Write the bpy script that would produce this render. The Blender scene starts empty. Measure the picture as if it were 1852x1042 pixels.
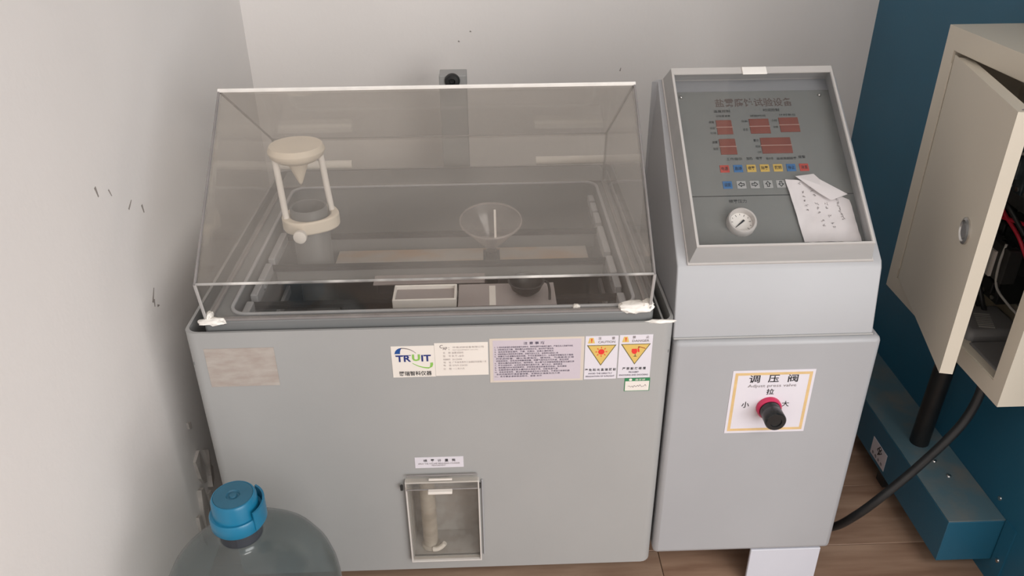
import bpy, bmesh, math, random
from mathutils import Vector, Matrix, noise
random.seed(7)
sc = bpy.context.scene
COL = sc.collection
R = math.radians
V = Vector

# ------------------------------------------------------------------ camera
t, yw, rl = R(29.28), R(1.755), R(-0.5172)
fw = V((math.sin(yw)*math.cos(t), math.cos(yw)*math.cos(t), -math.sin(t)))
rt = V((math.cos(yw), -math.sin(yw), 0))
up = rt.cross(fw)
rt2 = rt*math.cos(rl) + up*math.sin(rl)
up2 = -rt*math.sin(rl) + up*math.cos(rl)
cam = bpy.data.cameras.new('camera')
camo = bpy.data.objects.new('camera', cam)
COL.objects.link(camo)
M = Matrix((rt2, up2, -fw)).transposed().to_4x4()
M.translation = V((0.4673, -1.0552, 1.2529))
camo.matrix_world = M
cam.sensor_fit = 'HORIZONTAL'
cam.sensor_width = 36
cam.lens = 1470.75/1852*36
cam.clip_start = 0.02
sc.camera = camo

# ------------------------------------------------------------------ world, window light, exposure
w = bpy.data.worlds.new('world')
sc.world = w
w.use_nodes = True
bg = w.node_tree.nodes['Background']
bg.inputs[0].default_value = (0.97, 0.97, 1.0, 1)
bg.inputs[1].default_value = 0.48


def area(name, loc, target, sx, sy, power, col):
    l = bpy.data.lights.new(name, 'AREA')
    l.shape = 'RECTANGLE'
    l.size, l.size_y, l.energy, l.color = sx, sy, power, col
    o = bpy.data.objects.new(name, l)
    COL.objects.link(o)
    o.location = loc
    o.rotation_euler = (V(target)-V(loc)).to_track_quat('-Z', 'Y').to_euler()
    return o


area('window_daylight', (2.55, -3.0, 1.3), (0.4, 0.2, 0.6), 2.5, 1.85, 91, (1.0, 0.985, 0.975))
area('added_top_fill', (1.2, -2.0, 2.66), (1.0, -0.6, 0), 1.3, 0.7, 34, (1.0, 0.98, 0.95))  # added fill from above to brighten up-facing surfaces
sc.view_settings.view_transform = 'Standard'
sc.view_settings.look = 'None'
sc.view_settings.exposure = 0.0
sc.view_settings.gamma = 1
sc.view_settings.use_curve_mapping = False
sc.cycles.transparent_max_bounces = 40
sc.cycles.max_bounces = 10


# ------------------------------------------------------------------ materials
def lin(c):
    return tuple(((x/255)/12.92 if x/255 <= 0.04045 else ((x/255+0.055)/1.055)**2.4) for x in c)


def mat(name, col, rough=0.5, var=0.06, scale=8, bump=0.0, bscale=200, metal=0.0, spec=0.5, col2=None, fac=(0.45, 0.6), stretch=(1, 1, 1)):
    m = bpy.data.materials.new(name)
    m.use_nodes = True
    nt = m.node_tree
    b = nt.nodes['Principled BSDF']
    b.inputs['Roughness'].default_value = rough
    b.inputs['Metallic'].default_value = metal
    b.inputs['Specular IOR Level'].default_value = spec
    tc = nt.nodes.new('ShaderNodeTexCoord')
    mp = nt.nodes.new('ShaderNodeMapping')
    mp.inputs['Scale'].default_value = stretch
    nt.links.new(tc.outputs['Object'], mp.inputs[0])
    n = nt.nodes.new('ShaderNodeTexNoise')
    n.inputs['Scale'].default_value = scale
    n.inputs['Detail'].default_value = 4
    nt.links.new(mp.outputs[0], n.inputs['Vector'])
    r = nt.nodes.new('ShaderNodeValToRGB')
    c1 = col if col2 else tuple(x*(1-var) for x in col)
    c2 = col2 if col2 else tuple(min(1, x*(1+var)) for x in col)
    r.color_ramp.elements[0].position, r.color_ramp.elements[1].position = (fac if col2 else (0.3, 0.7))
    r.color_ramp.elements[0].color = (*c1, 1)
    r.color_ramp.elements[1].color = (*c2, 1)
    nt.links.new(n.outputs['Fac'], r.inputs[0])
    nt.links.new(r.outputs[0], b.inputs['Base Color'])
    if bump:
        n2 = nt.nodes.new('ShaderNodeTexNoise')
        n2.inputs['Scale'].default_value = bscale
        nt.links.new(tc.outputs['Object'], n2.inputs['Vector'])
        bp = nt.nodes.new('ShaderNodeBump')
        bp.inputs['Strength'].default_value = bump
        bp.inputs['Distance'].default_value = 0.002
        nt.links.new(n2.outputs['Fac'], bp.inputs['Height'])
        nt.links.new(bp.outputs[0], b.inputs['Normal'])
    return m


def clear(name, tint, haze, hazecol=(0.75, 0.72, 0.69), rough=0.04, f0=0.04, streak=0.5, trans=0.35):
    """clear plastic sheet: see-through, mirror-like at a slant, with a dull scratched haze"""
    m = bpy.data.materials.new(name)
    m.use_nodes = True
    nt = m.node_tree
    nt.nodes.clear()
    N, L = nt.nodes.new, nt.links.new
    out = N('ShaderNodeOutputMaterial')
    tr = N('ShaderNodeBsdfTransparent')
    tr.inputs[0].default_value = (*tint, 1)
    gl = N('ShaderNodeBsdfGlossy')
    gl.inputs['Roughness'].default_value = rough
    df = N('ShaderNodeBsdfDiffuse')
    df.inputs[0].default_value = (*hazecol, 1)
    tl = N('ShaderNodeBsdfTranslucent')
    tl.inputs[0].default_value = (*hazecol, 1)
    mxd = N('ShaderNodeMixShader')
    mxd.inputs[0].default_value = trans
    L(df.outputs[0], mxd.inputs[1])
    L(tl.outputs[0], mxd.inputs[2])
    lw = N('ShaderNodeLayerWeight')
    lw.inputs[0].default_value = 0.5
    pw = N('ShaderNodeMath')
    pw.operation = 'POWER'
    pw.inputs[1].default_value = 5
    L(lw.outputs['Facing'], pw.inputs[0])
    ma = N('ShaderNodeMath')
    ma.operation = 'MULTIPLY_ADD'
    ma.inputs[1].default_value = 0.8
    ma.inputs[2].default_value = f0
    L(pw.outputs[0], ma.inputs[0])
    mx = N('ShaderNodeMixShader')
    L(ma.outputs[0], mx.inputs[0])
    L(tr.outputs[0], mx.inputs[1])
    L(gl.outputs[0], mx.inputs[2])
    tc = N('ShaderNodeTexCoord')
    mp = N('ShaderNodeMapping')
    mp.inputs['Scale'].default_value = (3, 9, 9)
    L(tc.outputs['Object'], mp.inputs[0])
    ns = N('ShaderNodeTexNoise')
    ns.inputs['Scale'].default_value = 2.0
    ns.inputs['Detail'].default_value = 5
    L(mp.outputs[0], ns.inputs['Vector'])
    mr = N('ShaderNodeMapRange')
    mr.inputs[1].default_value, mr.inputs[2].default_value = 0.3, 0.7
    mr.inputs[3].default_value, mr.inputs[4].default_value = haze*(1-streak), haze*(1+streak)
    L(ns.outputs['Fac'], mr.inputs[0])
    m2 = N('ShaderNodeMixShader')
    L(mr.outputs[0], m2.inputs[0])
    L(mx.outputs[0], m2.inputs[1])
    L(mxd.outputs[0], m2.inputs[2])
    L(m2.outputs[0], out.inputs[0])
    return m


WALL = mat('wall_paint', (0.80, 0.765, 0.74), 0.75, 0.03, 2.2, 0.15, 90)
CEIL = mat('ceiling_paint', (0.82, 0.80, 0.78), 0.85, 0.02)
TEAL = mat('teal_metal_paint', (0.018, 0.118, 0.198), 0.42, 0.10, 3, 0.05, 150)
DUSTY = mat('dusty_teal_paint', (0.085, 0.16, 0.195), 0.75, 0, 14, 0.1, 200, col2=(0.18, 0.18, 0.165), fac=(0.42, 0.75))
PVC = mat('grey_plastic', (0.35, 0.35, 0.345), 0.42, 0.03, 5, 0.03, 300)
PVCD = mat('tank_liner_grey', (0.165, 0.17, 0.17), 0.45, 0.06, 6)
PVCL = mat('light_grey_plastic', (0.365, 0.37, 0.385), 0.4, 0.03, 5)
PANEL = mat('panel_film', (0.21, 0.215, 0.205), 0.55, 0.05, 9)
LEGM = mat('pale_leg_metal', (0.57, 0.58, 0.64), 0.4, 0.02)
WHITE = mat('white_plastic', (0.86, 0.825, 0.78), 0.45, 0.04, 20)
CREAMY = mat('yellowed_white_plastic', (0.80, 0.72, 0.60), 0.5, 0.05, 25)
DARKB = mat('matte_black_bar', (0.012, 0.012, 0.012), 0.85, 0.2, 15, spec=0.1)
DARK = mat('dark_grey_plastic', (0.028, 0.028, 0.028), 0.5, 0.2, 15)
MID = mat('mid_grey_plastic', (0.135, 0.14, 0.14), 0.5, 0.12, 12)
BLACK = mat('black_rubber', (0.014, 0.015, 0.016), 0.42, 0.2, 30)
BLACKG = mat('black_gloss_plastic', (0.012, 0.013, 0.014), 0.25, 0.2, 30)
WATER = mat('dark_brine', (0.02, 0.018, 0.017), 0.08, 0.3, 5)
PUTTY = mat('white_sealant', (0.86, 0.83, 0.78), 0.8, 0.06, 60, 0.6, 120)
EDGE = mat('pale_edge_and_highlight', (0.80, 0.77, 0.73), 0.2, 0.06, 40)
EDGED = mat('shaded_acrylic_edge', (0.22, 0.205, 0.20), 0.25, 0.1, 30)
GLUE_GLARE = mat('patchy_glue_and_glare', (0.17, 0.165, 0.16), 0.3, 0, 9, col2=(0.72, 0.70, 0.67), fac=(0.42, 0.66))  # uneven glue line, bright patches paint the glare on it
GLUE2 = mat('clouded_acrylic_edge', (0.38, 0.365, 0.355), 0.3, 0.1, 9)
STAIN = mat('rust_stained_strip', (0.29, 0.265, 0.235), 0.55, 0, 9, col2=(0.33, 0.17, 0.06), fac=(0.45, 0.75), stretch=(1, 2, 2))
PLATE = mat('frosted_plate', (0.36, 0.32, 0.315), 0.35, 0.1, 12)
STICK = mat('sticker_white', (0.76, 0.71, 0.655), 0.5, 0.015)
STICKL = mat('sticker_lilac', (0.56, 0.50, 0.55), 0.5, 0.02)
STICKC = mat('sticker_cream', (0.62, 0.55, 0.48), 0.5, 0.02)
STICKW = mat('sticker_cold_white', (0.68, 0.65, 0.70), 0.5, 0.01)
OLD = mat('bare_sticker_residue', (0.36, 0.305, 0.27), 0.7, 0, 30, col2=(0.44, 0.40, 0.365), fac=(0.35, 0.7), stretch=(1, 1, 3))
INK = mat('black_ink', (0.018, 0.017, 0.02), 0.6, 0.1)
INKP = mat('purple_black_ink', (0.05, 0.04, 0.075), 0.6, 0.1)
INKG = mat('grey_ink', (0.22, 0.19, 0.19), 0.6, 0.1)
INKPALE = mat('pale_grey_ink', (0.42, 0.37, 0.36), 0.6, 0.1)
NAVY = mat('navy_ink', (0.015, 0.03, 0.17), 0.5, 0.05)
BLUEI = mat('blue_ink', (0.01, 0.07, 0.27), 0.5, 0.05)
GREENI = mat('green_ink', (0.25, 0.50, 0.10), 0.5, 0.05)
YEL = mat('warning_yellow', (0.66, 0.46, 0.13), 0.5, 0.04)
RED = mat('warning_red', (0.72, 0.035, 0.03), 0.5, 0.05)
OLIVE = mat('olive_outline', (0.16, 0.14, 0.06), 0.5, 0.05)
GREEN = mat('tag_green', (0.03, 0.22, 0.09), 0.5, 0.08)
GOLD = mat('gold_border', (0.66, 0.46, 0.22), 0.5, 0.08, 40)
LCD = mat('red_display_window', (0.235, 0.075, 0.055), 0.35, 0.1, 30)
LCDL = mat('display_gap_line', (0.42, 0.26, 0.22), 0.5, 0.05)
BRED = mat('button_red', (0.50, 0.075, 0.055), 0.5, 0.08)
BBLUE = mat('button_blue', (0.055, 0.17, 0.38), 0.5, 0.08)
BYEL = mat('button_yellow', (0.64, 0.44, 0.11), 0.5, 0.08)
BGREY = mat('button_grey', (0.42, 0.42, 0.41), 0.5, 0.05)
TITLE = mat('title_ink', (0.12, 0.085, 0.075), 0.6, 0.1)
PINK = mat('crimson_ring', (0.55, 0.03, 0.10), 0.35, 0.06)
CREAM = mat('cream_enamel', (0.60, 0.55, 0.46), 0.4, 0.02, 4, 0.04, 250)
STEEL = mat('bright_metal', (0.62, 0.61, 0.59), 0.28, 0.05, 20, metal=1.0)
SILVER = mat('satin_bezel', (0.62, 0.58, 0.55), 0.4, 0.05, 20, metal=0.05)
COVE2 = mat('pale_window_edge', (0.60, 0.565, 0.535), 0.4, 0.05)
NICHEG = mat('niche_grey', (0.40, 0.385, 0.37), 0.5, 0, 40, col2=(0.46, 0.455, 0.45))
COVE = mat('pale_cover_edge', (0.50, 0.475, 0.455), 0.4, 0.05)
PAPER = mat('note_paper', (0.84, 0.79, 0.79), 0.8, 0.03, 30)
BLUECAP = mat('blue_cap_plastic', (0.008, 0.155, 0.28), 0.35, 0.06, 15)
CAPTOP = mat('worn_blue_cap_top', (0.022, 0.115, 0.185), 0.6, 0.10, 25)
REDW = mat('red_wire', (0.60, 0.02, 0.05), 0.4, 0.1)
GREYW = mat('grey_wire', (0.45, 0.44, 0.42), 0.5, 0.1)
PCB = mat('dark_component', (0.03, 0.05, 0.06), 0.4, 0, 60, col2=(0.09, 0.12, 0.13), fac=(0.4, 0.7))
GREYBOX = mat('grey_component', (0.20, 0.198, 0.20), 0.5, 0.1)
FLAKE = mat('peeling_plaster', (0.50, 0.46, 0.43), 0.9, 0.15, 30, 0.4, 80)
SCUFF = mat('wall_scuff', (0.30, 0.27, 0.25), 0.9, 0.2, 50)
ACRY = clear('clear_acrylic', (0.972, 0.968, 0.96), 0.02)
ACRYS = clear('scratched_acrylic', (0.965, 0.952, 0.935), 0.115, (0.72, 0.67, 0.62), f0=0.045, streak=0.25)
ACRYC = clear('cover_acrylic', (0.95, 0.95, 0.95), 0.02, f0=0.035)
FUNN = clear('funnel_plastic', (0.96, 0.945, 0.94), 0.085, (0.8, 0.74, 0.72), rough=0.15)
BOTT = clear('bottle_plastic', (0.80, 0.835, 0.835), 0.16, (0.30, 0.325, 0.33), rough=0.18, streak=0.35)
NECK = clear('bottle_neck_plastic', (0.60, 0.62, 0.68), 0.10, (0.20, 0.21, 0.25), rough=0.18)
NICHEC = clear('niche_window_plastic', (0.93, 0.92, 0.90), 0.05)

# floorboards: brown laminate
WOODS = []
for i, (a, b) in enumerate([((0.25, 0.145, 0.095), (0.43, 0.285, 0.20)), ((0.20, 0.115, 0.075), (0.38, 0.25, 0.17)), ((0.28, 0.175, 0.12), (0.46, 0.325, 0.235))]):
    WOODS.append(mat('laminate_%s' % 'abc'[i], a, 0.45, 0, 7, 0.08, 120, col2=b, fac=(0.32, 0.7), stretch=(0.6, 5, 5)))

# ------------------------------------------------------------------ helpers
WLOC = {}


def obj(name, bm, m, parent=None, label=None, kind=None, bevel=0, seg=2, smooth=None, group=None, cat=None):
    me = bpy.data.meshes.new(name)
    if isinstance(bm, bmesh.types.BMesh):
        bmesh.ops.recalc_face_normals(bm, faces=bm.faces)
        bm.to_mesh(me)
        bm.free()
    else:
        me = bm
        me.name = name
    co = [v.co for v in me.vertices]
    lo = V((min(c.x for c in co), min(c.y for c in co), min(c.z for c in co)))
    hi = V((max(c.x for c in co), max(c.y for c in co), max(c.z for c in co)))
    c = V(((lo.x+hi.x)/2, (lo.y+hi.y)/2, lo.z))
    me.transform(Matrix.Translation(-c))
    me.materials.append(m)
    if smooth:
        for p in me.polygons:
            p.use_smooth = True
        me.set_sharp_from_angle(angle=R(smooth))
    o = bpy.data.objects.new(name, me)
    COL.objects.link(o)
    WLOC[o.name] = c
    if parent:
        o.parent = parent
        o.location = c-WLOC[parent.name]
    else:
        o.location = c
    if label:
        o['label'] = label
    if kind:
        o['kind'] = kind
    if cat:
        o['category'] = cat
    if group:
        o['group'] = group
    if bevel:
        b = o.modifiers.new('bevel', 'BEVEL')
        b.width, b.segments, b.limit_method, b.angle_limit = bevel, seg, 'ANGLE', R(40)
    return o


def thing(name, label, cat, loc, group=None):
    o = bpy.data.objects.new(name, None)
    o.empty_display_size = 0.05
    COL.objects.link(o)
    o.location = loc
    WLOC[o.name] = V(loc)
    o['label'] = label
    o['category'] = cat
    if group:
        o['group'] = group
    return o


def B():
    return bmesh.new()


def box(bm, x0, x1, y0, y1, z0, z1):
    vs = [bm.verts.new((x, y, z)) for z in (z0, z1) for y in (y0, y1) for x in (x0, x1)]
    for f in ((0, 2, 3, 1), (4, 5, 7, 6), (0, 1, 5, 4), (2, 6, 7, 3), (0, 4, 6, 2), (1, 3, 7, 5)):
        bm.faces.new([vs[i] for i in f])
    return bm


def prism(bm, pts, ext):
    """closed polygon pts (3-D) extruded along vector ext"""
    a = [bm.verts.new(p) for p in pts]
    b = [bm.verts.new(V(p)+V(ext)) for p in pts]
    n = len(a)
    bm.faces.new(a)
    bm.faces.new(b[::-1])
    for i in range(n):
        bm.faces.new((a[i], a[(i+1) % n], b[(i+1) % n], b[i]))
    return bm


def frame_of(d):
    d = V(d).normalized()
    u = d.orthogonal().normalized()
    return u, d.cross(u)


def lathe(bm, o, axis, prof, seg=28, closed=False):
    """prof: list of (radius, height along axis)"""
    o, ax = V(o), V(axis).normalized()
    u, v = frame_of(ax)
    rings = []
    for r, h in prof:
        if r < 1e-6:
            rings.append([bm.verts.new(o+ax*h)])
        else:
            rings.append([bm.verts.new(o+ax*h+(u*math.cos(2*math.pi*k/seg)+v*math.sin(2*math.pi*k/seg))*r) for k in range(seg)])
    prs = list(zip(rings, rings[1:])) + ([(rings[-1], rings[0])] if closed else [])
    for a, b in prs:
        for k in range(seg):
            k2 = (k+1) % seg
            if len(a) == 1 and len(b) > 1:
                bm.faces.new((a[0], b[k], b[k2]))
            elif len(b) == 1 and len(a) > 1:
                bm.faces.new((a[k], b[0], a[k2]))
            elif len(a) > 1:
                bm.faces.new((a[k], b[k], b[k2], a[k2]))
    return bm


def cyl(bm, p0, p1, r0, r1=None, seg=20):
    p0, p1 = V(p0), V(p1)
    r1 = r0 if r1 is None else r1
    h = (p1-p0).length
    return lathe(bm, p0, p1-p0, [(0, 0), (r0, 0), (r1, h), (0, h)], seg)


def spline(pts, n=12):
    P = [V(p) for p in pts]
    P = [P[0]*2-P[1]]+P+[P[-1]*2-P[-2]]
    out = []
    for i in range(1, len(P)-2):
        for k in range(n):
            s = k/n
            a, b, c, d = P[i-1], P[i], P[i+1], P[i+2]
            out.append(0.5*((2*b)+(c-a)*s+(2*a-5*b+4*c-d)*s*s+(3*b-a-3*c+d)*s**3))
    out.append(P[-2])
    return out


def tube(bm, pts, r, seg=10, n=10, cap=True):
    pts = spline(pts, n) if n else [V(p) for p in pts]
    prev = None
    u = None
    for i, p in enumerate(pts):
        d = (pts[min(i+1, len(pts)-1)]-pts[max(i-1, 0)]).normalized()
        if u is None:
            u = d.orthogonal().normalized()
        else:
            u = (u-d*u.dot(d)).normalized()
        v = d.cross(u)
        ring = [bm.verts.new(p+(u*math.cos(2*math.pi*k/seg)+v*math.sin(2*math.pi*k/seg))*r) for k in range(seg)]
        if prev:
            for k in range(seg):
                bm.faces.new((prev[k], ring[k], ring[(k+1) % seg], prev[(k+1) % seg]))
        elif cap:
            bm.faces.new(ring[::-1])
        prev = ring
    if cap:
        bm.faces.new(prev)
    return bm


def rrect(x0, x1, y0, y1, r, n=5):
    out = []
    for cx, cy, a0 in ((x1-r, y1-r, 0), (x0+r, y1-r, 90), (x0+r, y0+r, 180), (x1-r, y0+r, 270)):
        for k in range(n+1):
            a = R(a0+90*k/n)
            out.append((cx+r*math.cos(a), cy+r*math.sin(a)))
    return out


def blob(bm, c, s, amp=0.25, freq=3.0, sub=3, seed=0):
    g = bmesh.ops.create_icosphere(bm, subdivisions=sub, radius=1)
    for v in g['verts']:
        d = v.co.normalized()
        k = 1+amp*noise.noise(d*freq+V((seed*7.3, seed, 0)))+amp*0.5*noise.noise(d*freq*2.7+V((seed, 3, 1)))
        v.co = V(c)+V((d.x*s[0], d.y*s[1], d.z*s[2]))*k
    return bm


class Plane:
    def __init__(s, o, ux, uv, n):
        s.o, s.ux, s.uv, s.n = V(o), V(ux).normalized(), V(uv).normalized(), V(n).normalized()

    def at(s, u, v, h=0):
        return s.o+s.ux*u+s.uv*v+s.n*h

    def plate(s, bm, u0, u1, v0, v1, h0, h1):
        return prism(bm, [s.at(u0, v0, h0), s.at(u1, v0, h0), s.at(u1, v1, h0), s.at(u0, v1, h0)], s.n*(h1-h0))

    def poly(s, bm, pts, h0, h1):
        return prism(bm, [s.at(u, v, h0) for u, v in pts], s.n*(h1-h0))

    def ring(s, bm, u0, u1, v0, v1, wd, h0, h1):
        s.plate(bm, u0, u1, v0, v0+wd, h0, h1)
        s.plate(bm, u0, u1, v1-wd, v1, h0, h1)
        s.plate(bm, u0, u0+wd, v0+wd, v1-wd, h0, h1)
        return s.plate(bm, u1-wd, u1, v0+wd, v1-wd, h0, h1)


FRONT = Plane((0, 0, 0), (1, 0, 0), (0, 0, 1), (0, -1, 0))
P0, P1 = V((0.7504, 0.0299, 0.674)), V((0.7504, 0.3196, 0.8829))
PV = (P1-P0).normalized()
SLOPE = Plane(P0, (1, 0, 0), PV, (0, -PV.z, PV.y))
TRUNK = Plane((1.2945, 0, 0), (0, -1, 0), (0, 0, 1), (-1, 0, 0))


def glyphs(lines, bold=0.0):
    """list of (text, u0, v0, w, h, [rot]) -> vertices/faces in plane units; fitted to the box u0..u0+w, v0..v0+h"""
    vs, fs = [], []
    for ln in lines:
        s, u0, v0, wd, h = ln[:5]
        rot = ln[5] if len(ln) > 5 else 0
        cu = bpy.data.curves.new('lettering', 'FONT')
        cu.body = s
        cu.size = 1
        cu.resolution_u = 2
        cu.offset = bold
        o = bpy.data.objects.new('lettering', cu)
        COL.objects.link(o)
        dg = bpy.context.evaluated_depsgraph_get()
        me = bpy.data.meshes.new_from_object(o.evaluated_get(dg))
        bpy.data.objects.remove(o)
        bpy.data.curves.remove(cu)
        if not me.vertices:
            continue
        xs = [v.co.x for v in me.vertices]
        ys = [v.co.y for v in me.vertices]
        x0, x1, y0, y1 = min(xs), max(xs), min(ys), max(ys)
        base = len(vs)
        for v in me.vertices:
            a, b = (v.co.x-x0)/max(1e-6, x1-x0), (v.co.y-y0)/max(1e-6, y1-y0)
            if rot == 90:
                a, b = 1-b, a
            elif rot == -90:
                a, b = b, 1-a
            vs.append((u0+a*wd, v0+b*h))
        fs += [tuple(base+i for i in p.vertices) for p in me.polygons]
        bpy.data.meshes.remove(me)
    return vs, fs


def text(name, lines, m, parent, plane, h, bold=0.0):
    vs, fs = glyphs(lines, bold)
    me = bpy.data.meshes.new(name)
    me.from_pydata([plane.at(u, v, h) for u, v in vs], [], fs)
    me.update()
    # make the print face outwards
    if me.polygons and me.polygons[0].normal.dot(plane.n) < 0:
        me.flip_normals()
    return obj(name, me, m, parent)


# ------------------------------------------------------------------ room
XW, XR, YB = -0.0927, 1.4009, 0.9178
fl = obj('floor', box(B(), XW-0.1, 4.5, -4.0, YB+0.1, -0.06, -0.012), WOODS[1], kind='structure')
y = YB
row = 0
while y > -1.4:
    y0 = max(y-0.165, -1.4)
    x = XW - random.uniform(0, 0.9)
    while x < 2.6:
        xa, xb = max(x, XW), min(x+1.21, 2.6)
        if xb-xa > 0.02:
            obj('plank', box(B(), xa+0.0006, xb-0.0006, y0+0.0006, y-0.0006, -0.012, 0), WOODS[(row*2+int(x*3+9)) % 3], fl, bevel=0.0008, seg=1)
        x += 1.21
    y = y0
    row += 1
wb = obj('wall_back', box(B(), XW-0.1, XR+0.1, YB, YB+0.1, -0.012, 2.7), WALL, kind='structure')
wl = obj('wall_left', box(B(), XW-0.1, XW, -4.0, YB, -0.012, 2.7), WALL, kind='structure')
wr = obj('wall_right', box(B(), XR, XR+0.06, -0.38, YB, -0.012, 2.7), TEAL, kind='structure')
obj('ceiling', box(B(), XW-0.1, 4.5, -4.0, YB+0.1, 2.7, 2.8), CEIL, kind='structure')


def scuff(parent, axis, pts, wd):
    bm = B()
    for (a0, z0), (a1, z1) in pts:
        d = V((a1-a0, z1-z0))
        nrm = V((-d.y, d.x)).normalized()*wd/2
        q = [(a0+nrm.x, z0+nrm.y), (a1+nrm.x*0.4, z1+nrm.y*0.4), (a1-nrm.x*0.4, z1-nrm.y*0.4), (a0-nrm.x, z0-nrm.y)]
        if axis == 'x':
            prism(bm, [(XW, a, z) for a, z in q], (0.0006, 0, 0))
        else:
            prism(bm, [(a, YB, z) for a, z in q], (0, -0.0006, 0))
    return obj('scuff_mark', bm, SCUFF, parent)


scuff(wl, 'x', [((0.046, 0.816), (0.049, 0.800))], 0.005)
scuff(wl, 'x', [((0.083, 0.797), (0.088, 0.785))], 0.0025)
scuff(wl, 'x', [((0.130, 0.745), (0.146, 0.754))], 0.0035)
scuff(wl, 'x', [((0.177, 0.732), (0.179, 0.718))], 0.005)
scuff(wl, 'x', [((0.130, 0.577), (0.146, 0.596)), ((0.137, 0.579), (0.133, 0.567)), ((0.143, 0.563), (0.150, 0.560))], 0.0045)
scuff(wb, 'y', [((0.405, 0.8215), (0.409, 0.8195))], 0.004)
scuff(wb, 'y', [((0.4335, 0.844), (0.437, 0.842))], 0.004)
scuff(wb, 'y', [((0.795, 0.744), (0.797, 0.752))], 0.003)


def flake(pts, th, lift):
    bm = B()
    top = [bm.verts.new((XW+th+lift*random.uniform(0.3, 1), a, z)) for a, z in pts]
    bot = [bm.verts.new((XW, a, z)) for a, z in pts]
    n = len(pts)
    bm.faces.new(top)
    bm.faces.new(bot[::-1])
    for i in range(n):
        bm.faces.new((top[i], top[(i+1) % n], bot[(i+1) % n], bot[i]))
    bmesh.ops.triangulate(bm, faces=bm.faces[:])
    return obj('plaster_flake', bm, FLAKE, wl)


flake([(0.125, 0.235), (0.150, 0.243), (0.157, 0.200), (0.149, 0.165), (0.138, 0.172), (0.128, 0.192)], 0.003, 0.004)
flake([(0.172, 0.225), (0.180, 0.220), (0.182, 0.180), (0.190, 0.168), (0.184, 0.145), (0.168, 0.135), (0.160, 0.142), (0.172, 0.160)], 0.003, 0.008)
flake([(0.112, 0.178), (0.126, 0.172), (0.130, 0.130), (0.118, 0.095), (0.098, 0.080), (0.102, 0.125)], 0.004, 0.006)
flake([(0.142, 0.140), (0.156, 0.138), (0.160, 0.100), (0.150, 0.060), (0.136, 0.065), (0.144, 0.100)], 0.003, 0.006)
flake([(0.138, 0.318), (0.148, 0.312), (0.147, 0.298), (0.139, 0.302)], 0.002, 0.003)
flake([(0.080, 0.140), (0.092, 0.135), (0.094, 0.090), (0.084, 0.060), (0.076, 0.085)], 0.003, 0.004)

# ------------------------------------------------------------------ the salt spray chamber
ch = thing('salt_spray_chamber', 'grey salt spray test chamber with clear gabled lid and sloping control console', 'machine', (0.54, 0.34, 0.0))
TZ, TB, TD = 0.595, 0.075, 0.684   # rim height, underside, depth
NX0, NX1, NZ0, NZ1, ND = 0.319, 0.437, 0.108, 0.292, 0.066   # measuring niche


def tank_shell():
    bm = B()
    r, W = 0.018, 0.7505
    loop = []
    for xx in (r, NX0, NX1, W-r):
        loop.append((xx, 0))
    n = 5
    for cx, cy, a0 in ((W-r, r, 270), (W-r, TD-r, 0), (r, TD-r, 90), (r, r, 180)):
        for k in range(n+1):
            a = R(a0+90*k/n)
            p = (cx+r*math.cos(a), cy+r*math.sin(a))
            if (V(p)-V(loop[-1])).length > 1e-5 and (V(p)-V(loop[0])).length > 1e-5:
                loop.append(p)
    zs = [TB, NZ0, NZ1, TZ]
    th = 0.0045
    cx, cy = W/2, TD/2

    def inset(p):
        return (cx+(p[0]-cx)*(1-th/cx), cy+(p[1]-cy)*(1-th/cy))
    for outer in (True, False):
        g = [[bm.verts.new((*(p if outer else inset(p)), z)) for p in loop] for z in zs]
        N = len(loop)
        for zi in range(3):
            for i in range(N):
                if zi == 1 and i == 1:
                    continue
                bm.faces.new((g[zi][i], g[zi][(i+1) % N], g[zi+1][(i+1) % N], g[zi+1][i]))
        if outer:
            G = g
    for i in range(len(loop)):
        j = (i+1) % len(loop)
        bm.faces.new((G[3][i], G[3][j], g[3][j], g[3][i]))
        bm.faces.new((G[0][i], g[0][i], g[0][j], G[0][j]))
    bm.faces.new(g[0])
    return bm


shell = obj('tank_shell', tank_shell(), PVC, ch, smooth=35)

# inner tank: raised top deck with rounded opening, walls and floor
LX0, LX1, LY0, LY1, LZ = 0.030, 0.7185, 0.0105, 0.640, 0.6085
OX0, OX1, OY0, OY1 = 0.066, 0.692, 0.030, 0.538


def liner():
    bm = B()
    n = 6
    out = rrect(LX0, LX1, LY0, LY1, 0.008, n)
    inn = rrect(OX0, OX1, OY0, OY1, 0.028, n)
    inn2 = rrect(OX0+0.004, OX1-0.004, OY0+0.004, OY1-0.004, 0.026, n)
    N = len(out)

    def ring(pts, z):
        return [bm.verts.new((x, y, z)) for x, y in pts]

    def join(a, b):
        for i in range(N):
            bm.faces.new((a[i], a[(i+1) % N], b[(i+1) % N], b[i]))
    r0 = ring(out, 0.50)
    r1 = ring(out, LZ)
    r2 = ring(inn, LZ)
    r3 = ring(inn2, 0.33)
    join(r0, r1)
    join(r1, r2)
    join(r2, r3)
    bm.faces.new(r3)
    return bm


lin_o = obj('tank_liner', liner(), PVCD, ch, smooth=40, label='darker grey inner tank with raised deck', bevel=0.002)


def loop_lip(x0, x1, y0, y1, r, w_, z0, z1):
    bm = B()
    a, b = rrect(x0, x1, y0, y1, r, 6), rrect(x0+w_, x1-w_, y0+w_, y1-w_, max(0.004, r-w_), 6)
    N = len(a)
    g = [[bm.verts.new((x, y, z)) for x, y in pp] for pp, z in ((a, z0), (a, z1), (b, z1), (b, z0))]
    for k in range(4):
        p, q = g[k], g[(k+1) % 4]
        for i in range(N):
            bm.faces.new((p[i], p[(i+1) % N], q[(i+1) % N], q[i]))
    return bm


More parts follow.
